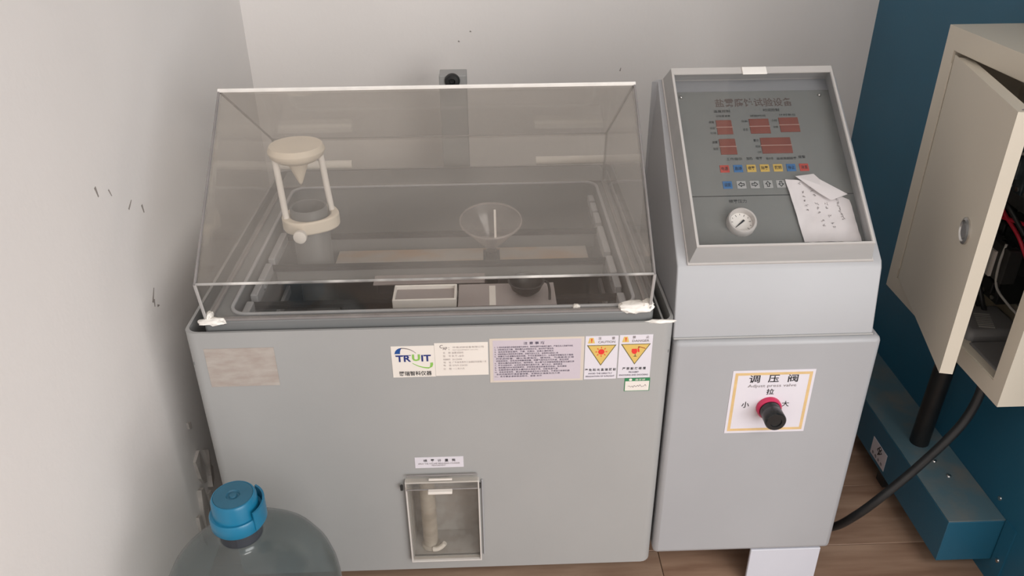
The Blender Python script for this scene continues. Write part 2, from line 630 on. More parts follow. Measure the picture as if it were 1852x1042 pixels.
obj('tank_lip', loop_lip(OX0-0.004, OX1+0.004, OY0-0.004, OY1+0.004, 0.03, 0.0055, LZ-0.001, LZ+0.004), PVCL, ch, smooth=40, label='pale raised lip around the tank opening', bevel=0.0015)
# water at the bottom
bm = B()
prism(bm, [(x_, y_, 0.331) for x_, y_ in rrect(OX0+0.006, OX1-0.006, OY0+0.006, OY1-0.006, 0.024, 5)], (0, 0, 0.012))
obj('brine', bm, WATER, ch, label='dark water at the bottom of the tank')
# notched side ledges, each rest its own piece
for side, x0_, x1_ in (('l', OX0+0.005, OX0+0.017), ('r', OX1-0.017, OX1-0.005)):
    bm = B()
    box(bm, x0_, x1_, OY0+0.025, OY1-0.02, 0.556, 0.572)
    obj('ledge', bm, PVCD, ch, bevel=0.001, seg=1)
    for a, b in ((0.048, 0.102), (0.122, 0.165), (0.175, 0.236), (0.252, 0.362), (0.378, 0.425), (0.435, 0.475), (0.485, 0.515)):
        obj('ledge_rest', box(B(), x0_, x1_, a, b, 0.572, 0.591), PVCL, ch, bevel=0.0015, seg=1)
for x0_, x1_ in ((OX0+0.0052, OX0+0.012), (OX1-0.012, OX1-0.0052)):
    obj('tank_bracket', box(B(), x0_, x1_, 0.225, 0.345, 0.468, 0.486), PVCL, ch, bevel=0.0015, seg=1)
# drip channel walls right and left of the deck
obj('channel_wall', box(B(), 0.7335, 0.7365, 0.012, 0.66, 0.50, 0.588), PVC, ch)
bm = B()
box(bm, 0.0046, LX0+0.004, 0.0046, TD-0.0046, 0.535, 0.54)
box(bm, LX1-0.004, 0.7458, 0.0046, TD-0.0046, 0.535, 0.54)
box(bm, LX0+0.004, LX1-0.004, LY1-0.004, TD-0.0046, 0.535, 0.59)
obj('channel_floor', bm, PVCD, ch)

# gabled lid
X0, X1 = 0.0354, 0.7129
PR = [(0.0115, 0.6125), (0.0037, 0.677), (0.2485, 0.895), (0.527, 0.720), (0.545, 0.6125)]
TH = 0.005
lid = obj('lid', loop_lip(X0+0.001, X1-0.001, PR[0][0]+0.0005, PR[4][0]-0.0005, 0.003, 0.006, LZ+0.0002, PR[0][1]), EDGED, ch, label='clear gabled acrylic lid')



XL = [0.0345, 0.0322, 0.0398, 0.0365, 0.0365]
XH = [0.7130, 0.7142, 0.7102, 0.7115, 0.7125]


def pane_between(i, j, m, name, lap=0.0008):
    a, b = V(PR[i]), V(PR[j])
    d = (b-a).normalized()
    nin = V((d.y, -d.x))*TH
    e = d*lap
    q = []
    for p, k, sg in ((a, i, 1), (b, j, -1)):
        for n_ in (V((0, 0)), nin):
            r_ = p+e*sg+n_
            q.append([(XL[k]+TH, r_.x, r_.y), (XH[k]-TH, r_.x, r_.y)])
    bm = B()
    v = [[bm.verts.new(c) for c in pr] for pr in q]     # a, a+n, b, b+n
    for f in ((v[0][0], v[0][1], v[2][1], v[2][0]), (v[1][0], v[3][0], v[3][1], v[1][1]), (v[0][0], v[1][0], v[1][1], v[0][1]),
              (v[2][0], v[2][1], v[3][1], v[3][0]), (v[0][0], v[2][0], v[3][0], v[1][0]), (v[0][1], v[1][1], v[3][1], v[2][1])):
        bm.faces.new(f)
    return obj(name, bm, m, lid)


pane_between(0, 1, ACRY, 'front_skirt')
pane_between(1, 2, ACRYS, 'front_pane')['label'] = 'hazy scratched front slope'
pane_between(2, 3, ACRY, 'back_pane')
pane_between(3, 4, ACRY, 'back_skirt')
for XS, off in ((XL, TH-0.0003), (XH, -TH+0.0003)):
    bm = B()
    a = [bm.verts.new((x_, p[0], p[1])) for x_, p in zip(XS, PR)]
    b = [bm.verts.new((x_+off, p[0], p[1])) for x_, p in zip(XS, PR)]
    for k in (1, 2, 3):
        bm.faces.new((a[0], a[k], a[k+1]))
        bm.faces.new((b[0], b[k+1], b[k]))
    for k in range(5):
        k2 = (k+1) % 5
        bm.faces.new((a[k], b[k], b[k2], a[k2]))
    obj('gable_pane', bm, ACRY, lid)


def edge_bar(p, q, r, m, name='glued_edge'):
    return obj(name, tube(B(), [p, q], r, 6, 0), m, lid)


def corner(k, right, inset=0.0015):
    return (XH[k]-inset if right else XL[k]+inset, PR[k][0], PR[k][1])


edge_bar((XL[2], PR[2][0], PR[2][1]+0.001), (XH[2], PR[2][0], PR[2][1]+0.001), 0.0033, EDGE, 'ridge_edge')['label'] = 'ridge edge with painted highlight'  # pale colour paints the light caught along the ridge
edge_bar((XL[1]+0.002, PR[1][0]+0.001, PR[1][1]), (XH[1]-0.002, PR[1][0]+0.001, PR[1][1]), 0.0021, GLUE_GLARE)
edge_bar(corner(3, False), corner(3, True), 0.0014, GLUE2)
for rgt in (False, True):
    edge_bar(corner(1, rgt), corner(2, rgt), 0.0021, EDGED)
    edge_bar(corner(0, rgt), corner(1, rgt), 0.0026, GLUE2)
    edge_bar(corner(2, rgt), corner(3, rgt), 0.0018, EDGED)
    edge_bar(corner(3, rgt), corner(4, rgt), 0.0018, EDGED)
# white hinge bars at the back
for a, b in ((0.036, 0.188), (0.568, 0.714)):
    bm = cyl(B(), (a, 0.5478, 0.656), (b, 0.5478, 0.656), 0.0088, seg=16)
    obj('lid_hinge', bm, WHITE, ch, smooth=40, label='white plastic lid hinge')
# crumbly sealant on the front corners of the lid
for c, s, sd in (((0.046, 0.008, 0.611), (0.021, 0.008, 0.0055), 1), ((0.690, 0.016, 0.613), (0.026, 0.013, 0.0085), 2), ((0.709, 0.018, 0.616), (0.009, 0.010, 0.008), 3), ((0.600, 0.024, 0.612), (0.006, 0.004, 0.0035), 4), ((0.041, 0.016, 0.617), (0.005, 0.009, 0.006), 6)):
    obj('sealant', blob(B(), c, s, 0.45, 2.6, 3, sd), PUTTY, ch, smooth=60, label='crumbly white sealant')
obj('sealant', blob(B(), (0.727, 0.0025, 0.5945), (0.023, 0.0038, 0.0028), 0.4, 2.5, 3, 5), PUTTY, ch, smooth=60, label='white worn patch on the rim corner')
# exhaust duct standing up behind the lid
bm = box(B(), 0.368, 0.427, 0.690, 0.745, 0.50, 0.7990)
duct = obj('exhaust_duct', bm, PVC, ch, bevel=0.002, label='grey square duct rising behind the lid')
bm = lathe(B(), (0.3965, 0.690, 0.788), (0, -1, 0), [(0, 0), (0.0165, 0), (0.0165, 0.004), (0.0135, 0.008), (0.0065, 0.009), (0.005, 0.002), (0, 0.002)], 24)
obj('rubber_plug', bm, BLACK, duct, smooth=40, label='black round rubber plug')
obj('duct_foot', box(B(), 0.36, 0.435, 0.6845, 0.75, 0.49, 0.505), PVC, ch)

# measuring niche in the front
bm = B()
tn = 0.004
box(bm, NX0-tn, NX0, 0.0046, ND, NZ0-tn, NZ1+tn)
box(bm, NX1, NX1+tn, 0.0046, ND, NZ0-tn, NZ1+tn)
box(bm, NX0, NX1, 0.0046, ND, NZ0-tn, NZ0)
box(bm, NX0, NX1, 0.0046, ND, NZ1, NZ1+tn)
box(bm, NX0, NX1, ND-tn, ND, NZ0, NZ1)
niche = obj('measuring_niche', bm, NICHEG, ch, label='recessed niche in the front of the tank')
bm = B()
lathe(bm, (0.3475, 0.026, NZ0+0.001), (0, 0, 1), [(0, 0), (0.0165, 0), (0.0165, 0.004), (0.0135, 0.006), (0.0135, 0.172), (0.0155, 0.176), (0.0125, 0.176), (0.0125, 0.008), (0, 0.008)], 24)
obj('measuring_cylinder', bm, clear('cloudy_cylinder', (0.90, 0.88, 0.85), 0.62, (0.80, 0.76, 0.70)), niche, smooth=40, label='cloudy plastic measuring cylinder')
bm = B()
tube(bm, [(0.352, 0.010, 0.1135), (0.360, 0.0095, 0.1145), (0.368, 0.011, 0.119), (0.374, 0.012, 0.126)], 0.0045, 10, 6)
obj('cylinder_spout', bm, WHITE, niche, smooth=50)
# clear window box over the niche
nw = obj('niche_frame', FRONT.ring(FRONT.ring(B(), 0.3145, 0.4405, 0.1035, 0.2935, 0.0026, 0, 0.010), 0.3145, 0.4405, 0.1035, 0.2935, 0.0026, 0.0102, 0.011), COVE2, ch, label='white edged frame of the niche window', bevel=0.0008, seg=1)
obj('niche_window', box(B(), 0.318, 0.437, -0.007, -0.004, 0.107, 0.278), NICHEC, nw)
obj('window_flap', prism(B(), [(0.317, -0.004, 0.303), (0.317, -0.016, 0.283), (0.317, -0.0185, 0.2845), (0.317, -0.0065, 0.3045)], (0.121, 0, 0)), NICHEC, nw)
obj('flap_edge', tube(B(), [(0.317, -0.0055, 0.304), (0.438, -0.0055, 0.304)], 0.0016, 6, 0), EDGED, nw)
obj('flap_edge', tube(B(), [(0.317, -0.0175, 0.2835), (0.438, -0.0175, 0.2835)], 0.0013, 6, 0), EDGED, nw)
obj('flap_handle', box(B(), 0.354, 0.395, -0.026, -0.016, 0.2795, 0.2845), STICK, nw, bevel=0.001, label='white finger strip')
obj('flap_handle', box(B(), 0.355, 0.395, -0.011, -0.0065, 0.2965, 0.2995), STICK, nw, bevel=0.0008)
bm = B()
box(bm, 0.4440, 0.4465, -0.004, 0, 0.110, 0.289)
obj('side_rail', bm, PVCL, nw, bevel=0.0008, seg=1)
for xx in (0.3115, 0.4435):
    obj('hinge_pin', cyl(B(), (xx-0.003, -0.008, 0.276), (xx-0.003, -0.008, 0.286), 0.0025, seg=10), DARK, nw)

# control cabinet, right of the tank
cab = obj('control_cabinet', box(B(), 0.7535, 1.0817, -0.001, 0.684, 0.0945, 0.557), PVC, ch, bevel=0.009, seg=3, smooth=50)
cab.data.materials.clear()
cab.data.materials.append(PVCL)
leg = obj('leg', box(B(), 0.936, 1.066, 0.0, 0.006, 0.0, 0.0945), LEGM, ch, bevel=0.001, seg=1, label='pale flat leg plate under the control cabinet')
obj('leg', box(B(), 0.936, 1.066, 0.66, 0.666, 0.0, 0.0945), LEGM, ch)
for xx in (0.06, 0.62):
    obj('leg', box(B(), xx, xx+0.05, 0.18, 0.23, 0, TB), PVCD, ch)
    obj('leg', box(B(), xx, xx+0.05, 0.56, 0.61, 0, TB), PVCD, ch)
# console housing with sloping face
xa, xb = 0.7518, 1.0682
prof = [(0.008, 0.5575), (0.0265, 0.6655), (0.0315, 0.6752), (0.3170, 0.8815), (0.3225, 0.8825), (0.3260, 0.8790), (0.3260, 0.5575)]
dl = [0, 0.0, 0.0005, 0.0095, 0.0095, 0.0, 0]      # the moulded left edge of the slope draws in towards the top
bm = B()
va = [bm.verts.new((xa+k, a, b)) for (a, b), k in zip(prof, dl)]
vb = [bm.verts.new((xb, a, b)) for a, b in prof]
for q in ((0, 1, 6), (1, 2, 6), (2, 3, 6), (3, 5, 6), (3, 4, 5)):
    bm.faces.new([va[i] for i in q])
    bm.faces.new([vb[i] for i in reversed(q)])
for i in range(7):
    j = (i+1) % 7
    bm.faces.new((va[i], vb[i], vb[j], va[j]))
con = obj('console', bm, PVCL, ch, bevel=0.004, seg=3, smooth=40)
obj('console_flange', box(B(), xa, xb+0.0005, 0.0055, 0.3285, 0.5572, 0.5605), PVC, ch, bevel=0.001, seg=1)

# control panel
pan = obj('control_panel', SLOPE.plate(B(), 0.0345, 0.2985, 0.033, 0.327, 0.0, 0.0022), PANEL, ch, label='dark grey membrane control panel')
H = 0.0022
obj('panel_seam', SLOPE.plate(B(), 0.0345, 0.2985, 0.1212, 0.1224, H, H+0.0003), DARK, pan)
text('panel_title', [('盐雾腐蚀试验设备', 0.101, 0.2945, 0.131, 0.0175)], TITLE, pan, SLOPE, H+0.0003, 0.014)
small = [('温度控制', 0.096, 0.2835, 0.028, 0.0055), ('时间控制', 0.180, 0.284, 0.027, 0.0062),
         ('试验室温度', 0.099, 0.2745, 0.024, 0.004), ('试验时间', 0.156, 0.2735, 0.026, 0.0045), ('计时单位', 0.205, 0.2745, 0.028, 0.0045),
         ('测量', 0.0855, 0.262, 0.009, 0.005), ('设定', 0.0855, 0.250, 0.009, 0.005), ('压力桶', 0.0855, 0.2405, 0.009, 0.004),
         ('测量', 0.0855, 0.222, 0.009, 0.005), ('设定', 0.0855, 0.209, 0.009, 0.005),
         ('当前', 0.140, 0.263, 0.0105, 0.0045), ('设定', 0.140, 0.246, 0.009, 0.005), ('小时', 0.1905, 0.263, 0.0095, 0.005), ('分钟', 0.1915, 0.250, 0.008, 0.005),
         ('累计', 0.154, 0.2235, 0.009, 0.006), ('时间', 0.156, 0.212, 0.0075, 0.005), ('小时', 0.157, 0.201, 0.007, 0.005),
         ('工作指示', 0.104, 0.1885, 0.026, 0.0055), ('加热', 0.137, 0.1885, 0.010, 0.0058), ('喷雾', 0.153, 0.1885, 0.010, 0.0058), ('低水位', 0.169, 0.1885, 0.012, 0.005), ('连续周期除雾', 0.186, 0.188, 0.033, 0.005), ('报警', 0.222, 0.190, 0.012, 0.0055)]
text('gauge_caption', [('喷雾压力', 0.097, 0.1085, 0.028, 0.0065)], DARK, pan, SLOPE, H+0.0003, 0.01)
text('panel_legend', small, INKG if False else DARK, pan, SLOPE, H+0.0003, 0.01)
for u0, u1, v0, v1, vm in ((0.0972, 0.1228, 0.2395, 0.2675, 0.2535), (0.0972, 0.1236, 0.2000, 0.2300, 0.2150), (0.1525, 0.1853, 0.2400, 0.2690, 0.2540), (0.2025, 0.2348, 0.2420, 0.2705, 0.2560), (0.1652, 0.2150, 0.2005, 0.2308, 0.2160)):
    d = obj('display', SLOPE.plate(SLOPE.plate(B(), u0, u1, v0, vm-0.0009, H, H+0.0012), u0, u1, vm+0.0009, v1, H, H+0.0012), LCD, pan, label='dark red digit display')
    obj('display_gap', SLOPE.plate(B(), u0-0.001, u1+0.001, vm-0.0009, vm+0.0009, H, H+0.001), LCDL, pan)
bw = 0.0075
for (u, m_, tx) in ((0.0987, BRED, '电源'), (0.1206, BBLUE, '启动'), (0.1421, BYEL, '喷雾'), (0.1637, BYEL, '除雾'), (0.1853, BYEL, '照明'), (0.2069, BBLUE, '停止'), (0.2280, BRED, '消音')):
    obj('button', SLOPE.plate(B(), u-bw, u+bw, 0.1725-0.0070, 0.1725+0.0070, H, H+0.001), m_, pan, bevel=0.0004, seg=1)
    text('button_lettering', [(tx, u-0.0055, 0.1725-0.0035, 0.011, 0.007)], INK, pan, SLOPE, H+0.0012, 0.01)
for (u, m_, tx) in ((0.0990, BBLUE, '设定'), (0.1212, BGREY, '<'), (0.1426, BGREY, '>'), (0.1641, BGREY, '^'), (0.1850, BGREY, 'v')):
    obj('button', SLOPE.plate(B(), u-bw, u+bw, 0.1420-0.0070, 0.1420+0.0070, H, H+0.001), m_, pan, bevel=0.0004, seg=1)
    if len(tx) == 2:
        text('button_lettering', [(tx, u-0.0055, 0.1420-0.0035, 0.011, 0.007)], INK, pan, SLOPE, H+0.0012, 0.01)
    else:   # outlined block arrow
        a = {'<': 180, '>': 0, '^': 90, 'v': -90}[tx]
        ca, sa = math.cos(R(a)), math.sin(R(a))
        pts = [(-0.0045, -0.0016), (0.0002, -0.0016), (0.0002, -0.0040), (0.0048, 0), (0.0002, 0.0040), (0.0002, 0.0016), (-0.0045, 0.0016)]
        rot = [(p*ca-q*sa, p*sa+q*ca) for p, q in pts]
        bm = B()
        for i in range(7):
            p, q = V(rot[i]), V(rot[(i+1) % 7])
            dd = (q-p).normalized()*0.0004
            nn = V((-dd.y, dd.x))*1.4
            SLOPE.poly(bm, [(u+k.x, 0.142+k.y) for k in (p-dd-nn, q+dd-nn, q+dd+nn, p-dd+nn)], H+0.001, H+0.0013)
        obj('button_arrow', bm, DARK, pan)
# pressure gauge
g = obj('pressure_gauge', lathe(B(), SLOPE.at(0.1092, 0.0710, H), SLOPE.n, [(0, 0), (0.0228, 0), (0.0228, 0.011), (0.0212, 0.0132), (0.0190, 0.0132), (0.0182, 0.012), (0.0182, 0.002), (0, 0.002)], 40), SILVER, ch, smooth=40, label='round silver-rimmed pressure gauge')
obj('gauge_dial', lathe(B(), SLOPE.at(0.1092, 0.0710, H+0.0021), SLOPE.n, [(0, 0), (0.0181, 0), (0.0181, 0.0008), (0, 0.0008)], 36), WHITE, g, smooth=40, label='white dial')
bm = B()
for k in range(11):
    a = R(225-27*k)
    ca, sa = math.cos(a), math.sin(a)
    r0, r1 = (0.0125, 0.016) if k % 2 == 0 else (0.014, 0.016)
    q = 0.0004
    SLOPE.poly(bm, [(0.1092+ca*r0-sa*q, 0.0710+sa*r0+ca*q), (0.1092+ca*r0+sa*q, 0.0710+sa*r0-ca*q), (0.1092+ca*r1+sa*q, 0.0710+sa*r1-ca*q), (0.1092+ca*r1-sa*q, 0.0710+sa*r1+ca*q)], H+0.0029, H+0.0031)
obj('gauge_scale', bm, INK, g)
a = R(220)
ca, sa = math.cos(a), math.sin(a)
bm = SLOPE.poly(B(), [(0.1092+ca*r-sa*q, 0.0710+sa*r+ca*q) for r, q in ((-0.007, 0.0016), (-0.007, -0.0016), (0.0, -0.0012), (0.0145, -0.0002), (0.0145, 0.0002), (0.0, 0.0012))], H+0.0035, H+0.0042)
obj('gauge_needle', bm, INK, g)

# hinged cover: grey rim, clear pane, white handle
rim = B()
base = [(0.0195, 0.0045), (0.3015, 0.0045), (0.3015, 0.3560), (0.0195, 0.3560)]
top = [(0.0265, 0.0150), (0.2955, 0.0150), (0.2955, 0.3510), (0.0265, 0.3510)]
hh = 0.034
rings = [[rim.verts.new(SLOPE.at(u, v, h)) for u, v in q] for q, h in ((base, 0.0), (base, 0.003), (top, hh), ([(p[0]+(0.004 if p[0] < 0.1 else -0.004), p[1]+(0.004 if p[1] < 0.1 else -0.004)) for p in top], hh), ([(p[0]+(0.003 if p[0] < 0.1 else -0.003), p[1]+(0.003 if p[1] < 0.1 else -0.003)) for p in base], 0.0))]
for k in range(5):
    p, q = rings[k], rings[(k+1) % 5]
    for i in range(4):
        rim.faces.new((p[i], p[(i+1) % 4], q[(i+1) % 4], q[i]))
cov = obj('panel_cover', rim, clear('frosted_cover_side', (0.80, 0.80, 0.79), 0.86, (0.52, 0.515, 0.51), rough=0.2, streak=0.08, trans=0.2), ch, label='clear hinged cover over the control panel')
obj('cover_pane', SLOPE.plate(B(), 0.0308, 0.2912, 0.0192, 0.3465, hh-0.004, hh-0.0008), ACRYC, cov)
bm = SLOPE.ring(B(), 0.0262, 0.2958, 0.0147, 0.3512, 0.0034, hh-0.0007, hh+0.0012)
SLOPE.plate(bm, 0.0296, 0.2924, 0.3385, 0.3478, hh-0.0007, hh+0.0012)
obj('cover_edge', bm, COVE, cov, label='bright edge of the cover')
obj('cover_flange', SLOPE.ring(B(), 0.0175, 0.3035, 0.0015, 0.3560, 0.0035, 0.0, 0.0028), COVE, cov)  # pale tone paints the highlight along the base edge
obj('cover_handle', SLOPE.plate(B(), 0.1440, 0.1850, 0.3350, 0.3500, hh+0.0012, hh+0.0035), WHITE, cov, bevel=0.001, label='white finger strip on the cover')
for u, v in ((0.2800, 0.3155), (0.045, 0.3155)):
    obj('cover_screw', lathe(B(), SLOPE.at(u, v, H), SLOPE.n, [(0, 0), (0.003, 0), (0.003, 0.002), (0.0015, 0.004), (0, 0.004)], 14), STEEL, cov, smooth=60)


# ------------------------------------------------------------------ stickers on the machine front
def sticker(u0, u1, v0, v1, m, label, name='sticker', y=0.0):
    pl = Plane((0, y, 0), (1, 0, 0), (0, 0, 1), (0, -1, 0))
    return obj(name, pl.plate(B(), u0, u1, v0, v1, 0.0, 0.0007), m, ch, label=label), pl


h1, h2, h3 = 0.0009, 0.0011, 0.0013
# logo
s, pl = sticker(0.3115, 0.3783, 0.5046, 0.5628, STICK, 'white logo sticker with blue and green lettering')


def swoosh(a, b, bulge, w0, w1, m, name):
    """a tapering arc"""
    A, Bp = V(a), V(b)
    d = Bp-A
    nrm = V((-d.y, d.x)).normalized()
    up_, dn = [], []
    for k in range(15):
        s_ = k/14
        c = A+d*s_+nrm*bulge*4*s_*(1-s_)
        wdt = w0+(w1-w0)*s_
        up_.append((c.x+nrm.x*wdt, c.y+nrm.y*wdt))
        dn.append((c.x-nrm.x*wdt, c.y-nrm.y*wdt))
    bm = B()
    for k in range(14):
        pl.poly(bm, [up_[k], up_[k+1], dn[k+1], dn[k]], 0.0007, h2)
    return obj(name, bm, m, s)


bm = pl.poly(B(), [(0.3165, 0.5490), (0.3178, 0.5535), (0.3205, 0.5570), (0.3240, 0.5592), (0.3282, 0.5600), (0.3262, 0.5560), (0.3252, 0.5515), (0.3253, 0.5490)], 0.0007, h2)
obj('logo_arc', bm, BLUEI, s)
swoosh((0.3265, 0.5592), (0.3498, 0.5495), 0.0030, 0.0009, 0.0003, INKG, 'logo_arc')
text('logo_lettering', [('TR', 0.3180, 0.5340, 0.0235, 0.0122)], NAVY, s, pl, h2, 0.028)
text('logo_lettering', [('U', 0.3432, 0.5350, 0.0125, 0.0125)], GREENI, s, pl, h2, 0.045)
text('logo_lettering', [('IT', 0.3575, 0.5340, 0.0150, 0.0122)], NAVY, s, pl, h2, 0.028)
obj('logo_bar', pl.plate(B(), 0.3173, 0.3415, 0.5452, 0.5463, 0.0007, h1), NAVY, s)
swoosh((0.3432, 0.5312), (0.3690, 0.5215), -0.0022, 0.0004, 0.0012, GREENI, 'logo_arc')
bm = pl.poly(B(), [(0.3690, 0.5210), (0.3735, 0.5235), (0.3752, 0.5275), (0.3752, 0.5315), (0.3710, 0.5312), (0.3708, 0.5270)], 0.0007, h2)
obj('logo_arc', bm, GREENI, s)
text('logo_caption', [('腾瑞智科仪器', 0.3212, 0.5075, 0.0510, 0.0088)], INK, s, pl, h2, 0.014)
# name plate
s, pl = sticker(0.3786, 0.4615, 0.5056, 0.5668, STICK, 'white name plate sticker with rows of pale print')
text('plate_mark', [('C', 0.3868, 0.5575, 0.0050, 0.0062), ('AP', 0.3915, 0.5545, 0.0070, 0.0052), (':', 0.4005, 0.5540, 0.0012, 0.0050)], INKG, s, pl, h2, 0.015)
text('plate_print', [('环境试验设备有限公司', 0.4070, 0.5570, 0.0480, 0.0035), ('TEST EQUIPMENT CO LTD', 0.4060, 0.5525, 0.0400, 0.0022),
                     ('名    称', 0.3915, 0.5470, 0.0120, 0.0036), ('盐雾试验机', 0.4055, 0.5470, 0.0180, 0.0036),
                     ('型    号', 0.3915, 0.5410, 0.0120, 0.0036), ('RT-60', 0.4055, 0.5410, 0.0180, 0.0034),
                     ('机器编号', 0.3915, 0.5350, 0.0110, 0.0032), ('20120608', 0.4055, 0.5350, 0.0150, 0.0028),
                     ('地    址', 0.3915, 0.5292, 0.0120, 0.0036), ('广东省东莞市工业园区科技路八号', 0.4055, 0.5292, 0.0530, 0.0036),
                     ('电    话', 0.3915, 0.5235, 0.0120, 0.0036), ('0769-22620', 0.4055, 0.5235, 0.0230, 0.0030),
                     ('日    期', 0.3915, 0.5170, 0.0120, 0.0036), ('一二年六月', 0.4055, 0.5170, 0.0180, 0.0036)], INKPALE, s, pl, h2, 0.0)
# operating instructions
s, pl = sticker(0.4638, 0.6112, 0.4900, 0.5724, STICKC, 'lilac instruction sticker full of small print')
obj('print_field', pl.plate(B(), 0.4690, 0.6065, 0.4935, 0.5690, 0.0007, h1), STICKL, s)
text('instruction_title', [('注 意 事 项', 0.5165, 0.5605, 0.0330, 0.0052)], INKP, s, pl, h2, 0.012)
body = ['1、使用本机前请先详细阅读操作说明书，熟悉各部件功能再行操作，严禁无关人员操作本机', '2、试验室及压力桶、预热槽内必须保持水位，缺水时严禁加热', '3、本机应安装在通风、干燥、无振动、远离火源的地方',
        '4、试验用盐水须用纯净水配制，浓度为百分之五，溶液须过滤后使用', '5、喷雾压力应调整在规定范围、不可任意调高压力，以免损坏喷嘴及压力管路',
        '   开机前检查、确认电源电压、接地线、气源是否正常', '   试验结束后，应先关闭喷雾再除雾，待雾气排尽后方可开盖，取出试样', '6、密封水槽内应经常加水，保持密封、防止雾气外泄腐蚀周围设备及仪器仪表',
        '7、每次试验完毕，必须将试验室内清洗干净、擦干水分，保持清洁', '8、饱和桶内的水须定期更换、并经常检查加热管是否结垢，及时清除', '9、长期停用时请将各水槽内的水排放干净、切断电源气源',
        '10、若有异常现象，请立即停机检查或与本公司联系、不得自行拆修机器', '    本机所配附件请妥善保管，定期校正温度及压力表', '11、未尽事宜请参照说明书，谢谢 合作']
wds = [0.122, 0.092, 0.092, 0.099, 0.123, 0.122, 0.114, 0.125, 0.106, 0.113, 0.099, 0.118, 0.101, 0.074]
text('instruction_print', [(b, 0.4715+(0.002 if b.startswith(' ') else 0), 0.5548-k*0.00425, wd, 0.0033) for k, (b, wd) in enumerate(zip(body, wds))], INKP, s, pl, h2, 0.006)


def warning(u0, u1, v0, v1, cn, en, lines, lab):
    s, pl = sticker(u0, u1, v0, v1, STICKW, lab)
    c = (u0+u1)/2
    obj('yellow_corner', pl.poly(B(), [(u0+0.004, v1-0.013), (u0+0.015, v1-0.013), (u0+0.0125, v1-0.003), (u0+0.0065, v1-0.003)], 0.0007, h1), YEL, s)
    text('exclamation_mark', [('!', u0+0.0088, v1-0.0115, 0.0020, 0.0075)], RED, s, pl, h2, 0.03)
    text('warning_word', [(cn[0], u0+0.0200, v1-0.0065, 0.0050, 0.0050), (cn[1], u0+0.0410, v1-0.0065, 0.0050, 0.0050), (en, u0+0.0200, v1-0.0130, 0.0265, 0.0042)], INKG, s, pl, h2, 0.012)
    tv, bv = v1-0.0165, v1-0.0555
    obj('triangle_outline', pl.poly(B(), [(u0+0.0025, tv), (u1-0.0025, tv), (c, bv)], 0.0007, h1), OLIVE, s)
    obj('triangle', pl.poly(B(), [(u0+0.0050, tv-0.0012), (u1-0.0050, tv-0.0012), (c, bv+0.0028)], h1, h2), YEL, s)
    n = len(lines[0])
    wd = 0.0062*n
    text('warning_print', [(' '.join(lines[0]), c-wd/2, v0+0.0155, wd, 0.0052)], INK, s, pl, h2, 0.013)
    text('warning_print', [(lines[1], c-lines[3]/2, v0+0.0095, lines[3], 0.0030), (lines[2], c-lines[4]/2, v0+0.0040, lines[4], 0.0030)], INKP, s, pl, h2, 0.005)
    return s, pl, c, tv


s, pl, c, tv = warning(0.6127, 0.6640, 0.4913, 0.5724, '注意', 'CAUTION', ['避免阳光直接照射', 'AVOID THE DIRECTLY', 'IRRADIATION OF SUNLIGHT', 0.038, 0.046], 'yellow triangle caution sticker with red sun')
sv = tv-0.0125
obj('sun_disc', pl.poly(B(), [(c+0.0050*math.cos(R(k*18)), sv+0.0050*math.sin(R(k*18))) for k in range(20)], h2, h3), RED, s)
bm = B()
for k in range(8):
    a = R(45*k)
    ca, sa = math.cos(a), math.sin(a)
    pl.poly(bm, [(c+ca*0.0064-sa*0.0007, sv+sa*0.0064+ca*0.0007), (c+ca*0.0064+sa*0.0007, sv+sa*0.0064-ca*0.0007), (c+ca*0.0092+sa*0.0007, sv+sa*0.0092-ca*0.0007), (c+ca*0.0092-sa*0.0007, sv+sa*0.0092+ca*0.0007)], h2, h3)
obj('sun_rays', bm, RED, s)
s, pl, c, tv = warning(0.6660, 0.7178, 0.4922, 0.5730, '禁止', 'DANGER', ['严禁敲打碰撞', 'PROHIBIT', 'KNOCKING AND SHOCKING', 0.016, 0.046], 'yellow triangle danger sticker with red hammer')
sv = tv-0.0135
bm = pl.poly(B(), [(c-0.0058+0.0, sv+0.0045), (c+0.0020, sv+0.0045), (c+0.0030, sv-0.0005), (c+0.0015, sv-0.0042), (c-0.0015, sv-0.0052), (c-0.0045, sv-0.0040), (c-0.0062, sv-0.0005)], h2, h3)
pl.poly(bm, [(c+0.0030, sv+0.0060), (c+0.0058, sv+0.0040), (c+0.0066, sv-0.0010), (c+0.0050, sv-0.0022), (c+0.0036, sv-0.0005)], h2, h3)
obj('glass_symbol', bm, RED, s)
bm = pl.poly(B(), [(c-0.0006, sv-0.0050), (c+0.0006, sv-0.0050), (c+0.0006, sv-0.0100), (c-0.0006, sv-0.0100)], h2, h3)
pl.poly(bm, [(c-0.0030, sv-0.0100), (c+0.0030, sv-0.0100), (c+0.0020, sv-0.0088), (c-0.0020, sv-0.0088)], h2, h3)
obj('glass_stem', bm, OLIVE, s)
bm = pl.poly(B(), [(c+0.0034, sv+0.0080), (c+0.0054, sv+0.0095), (c+0.0060, sv+0.0060), (c+0.0045, sv+0.0050)], h2, h3)
pl.poly(bm, [(c+0.0056, sv+0.0088), (c+0.0060, sv+0.0074), (c+0.0158, sv+0.0040), (c+0.0150, sv+0.0056)], h2, h3)
obj('hammer_symbol', bm, mat('dark_red_ink', (0.32, 0.05, 0.02), 0.5), s)
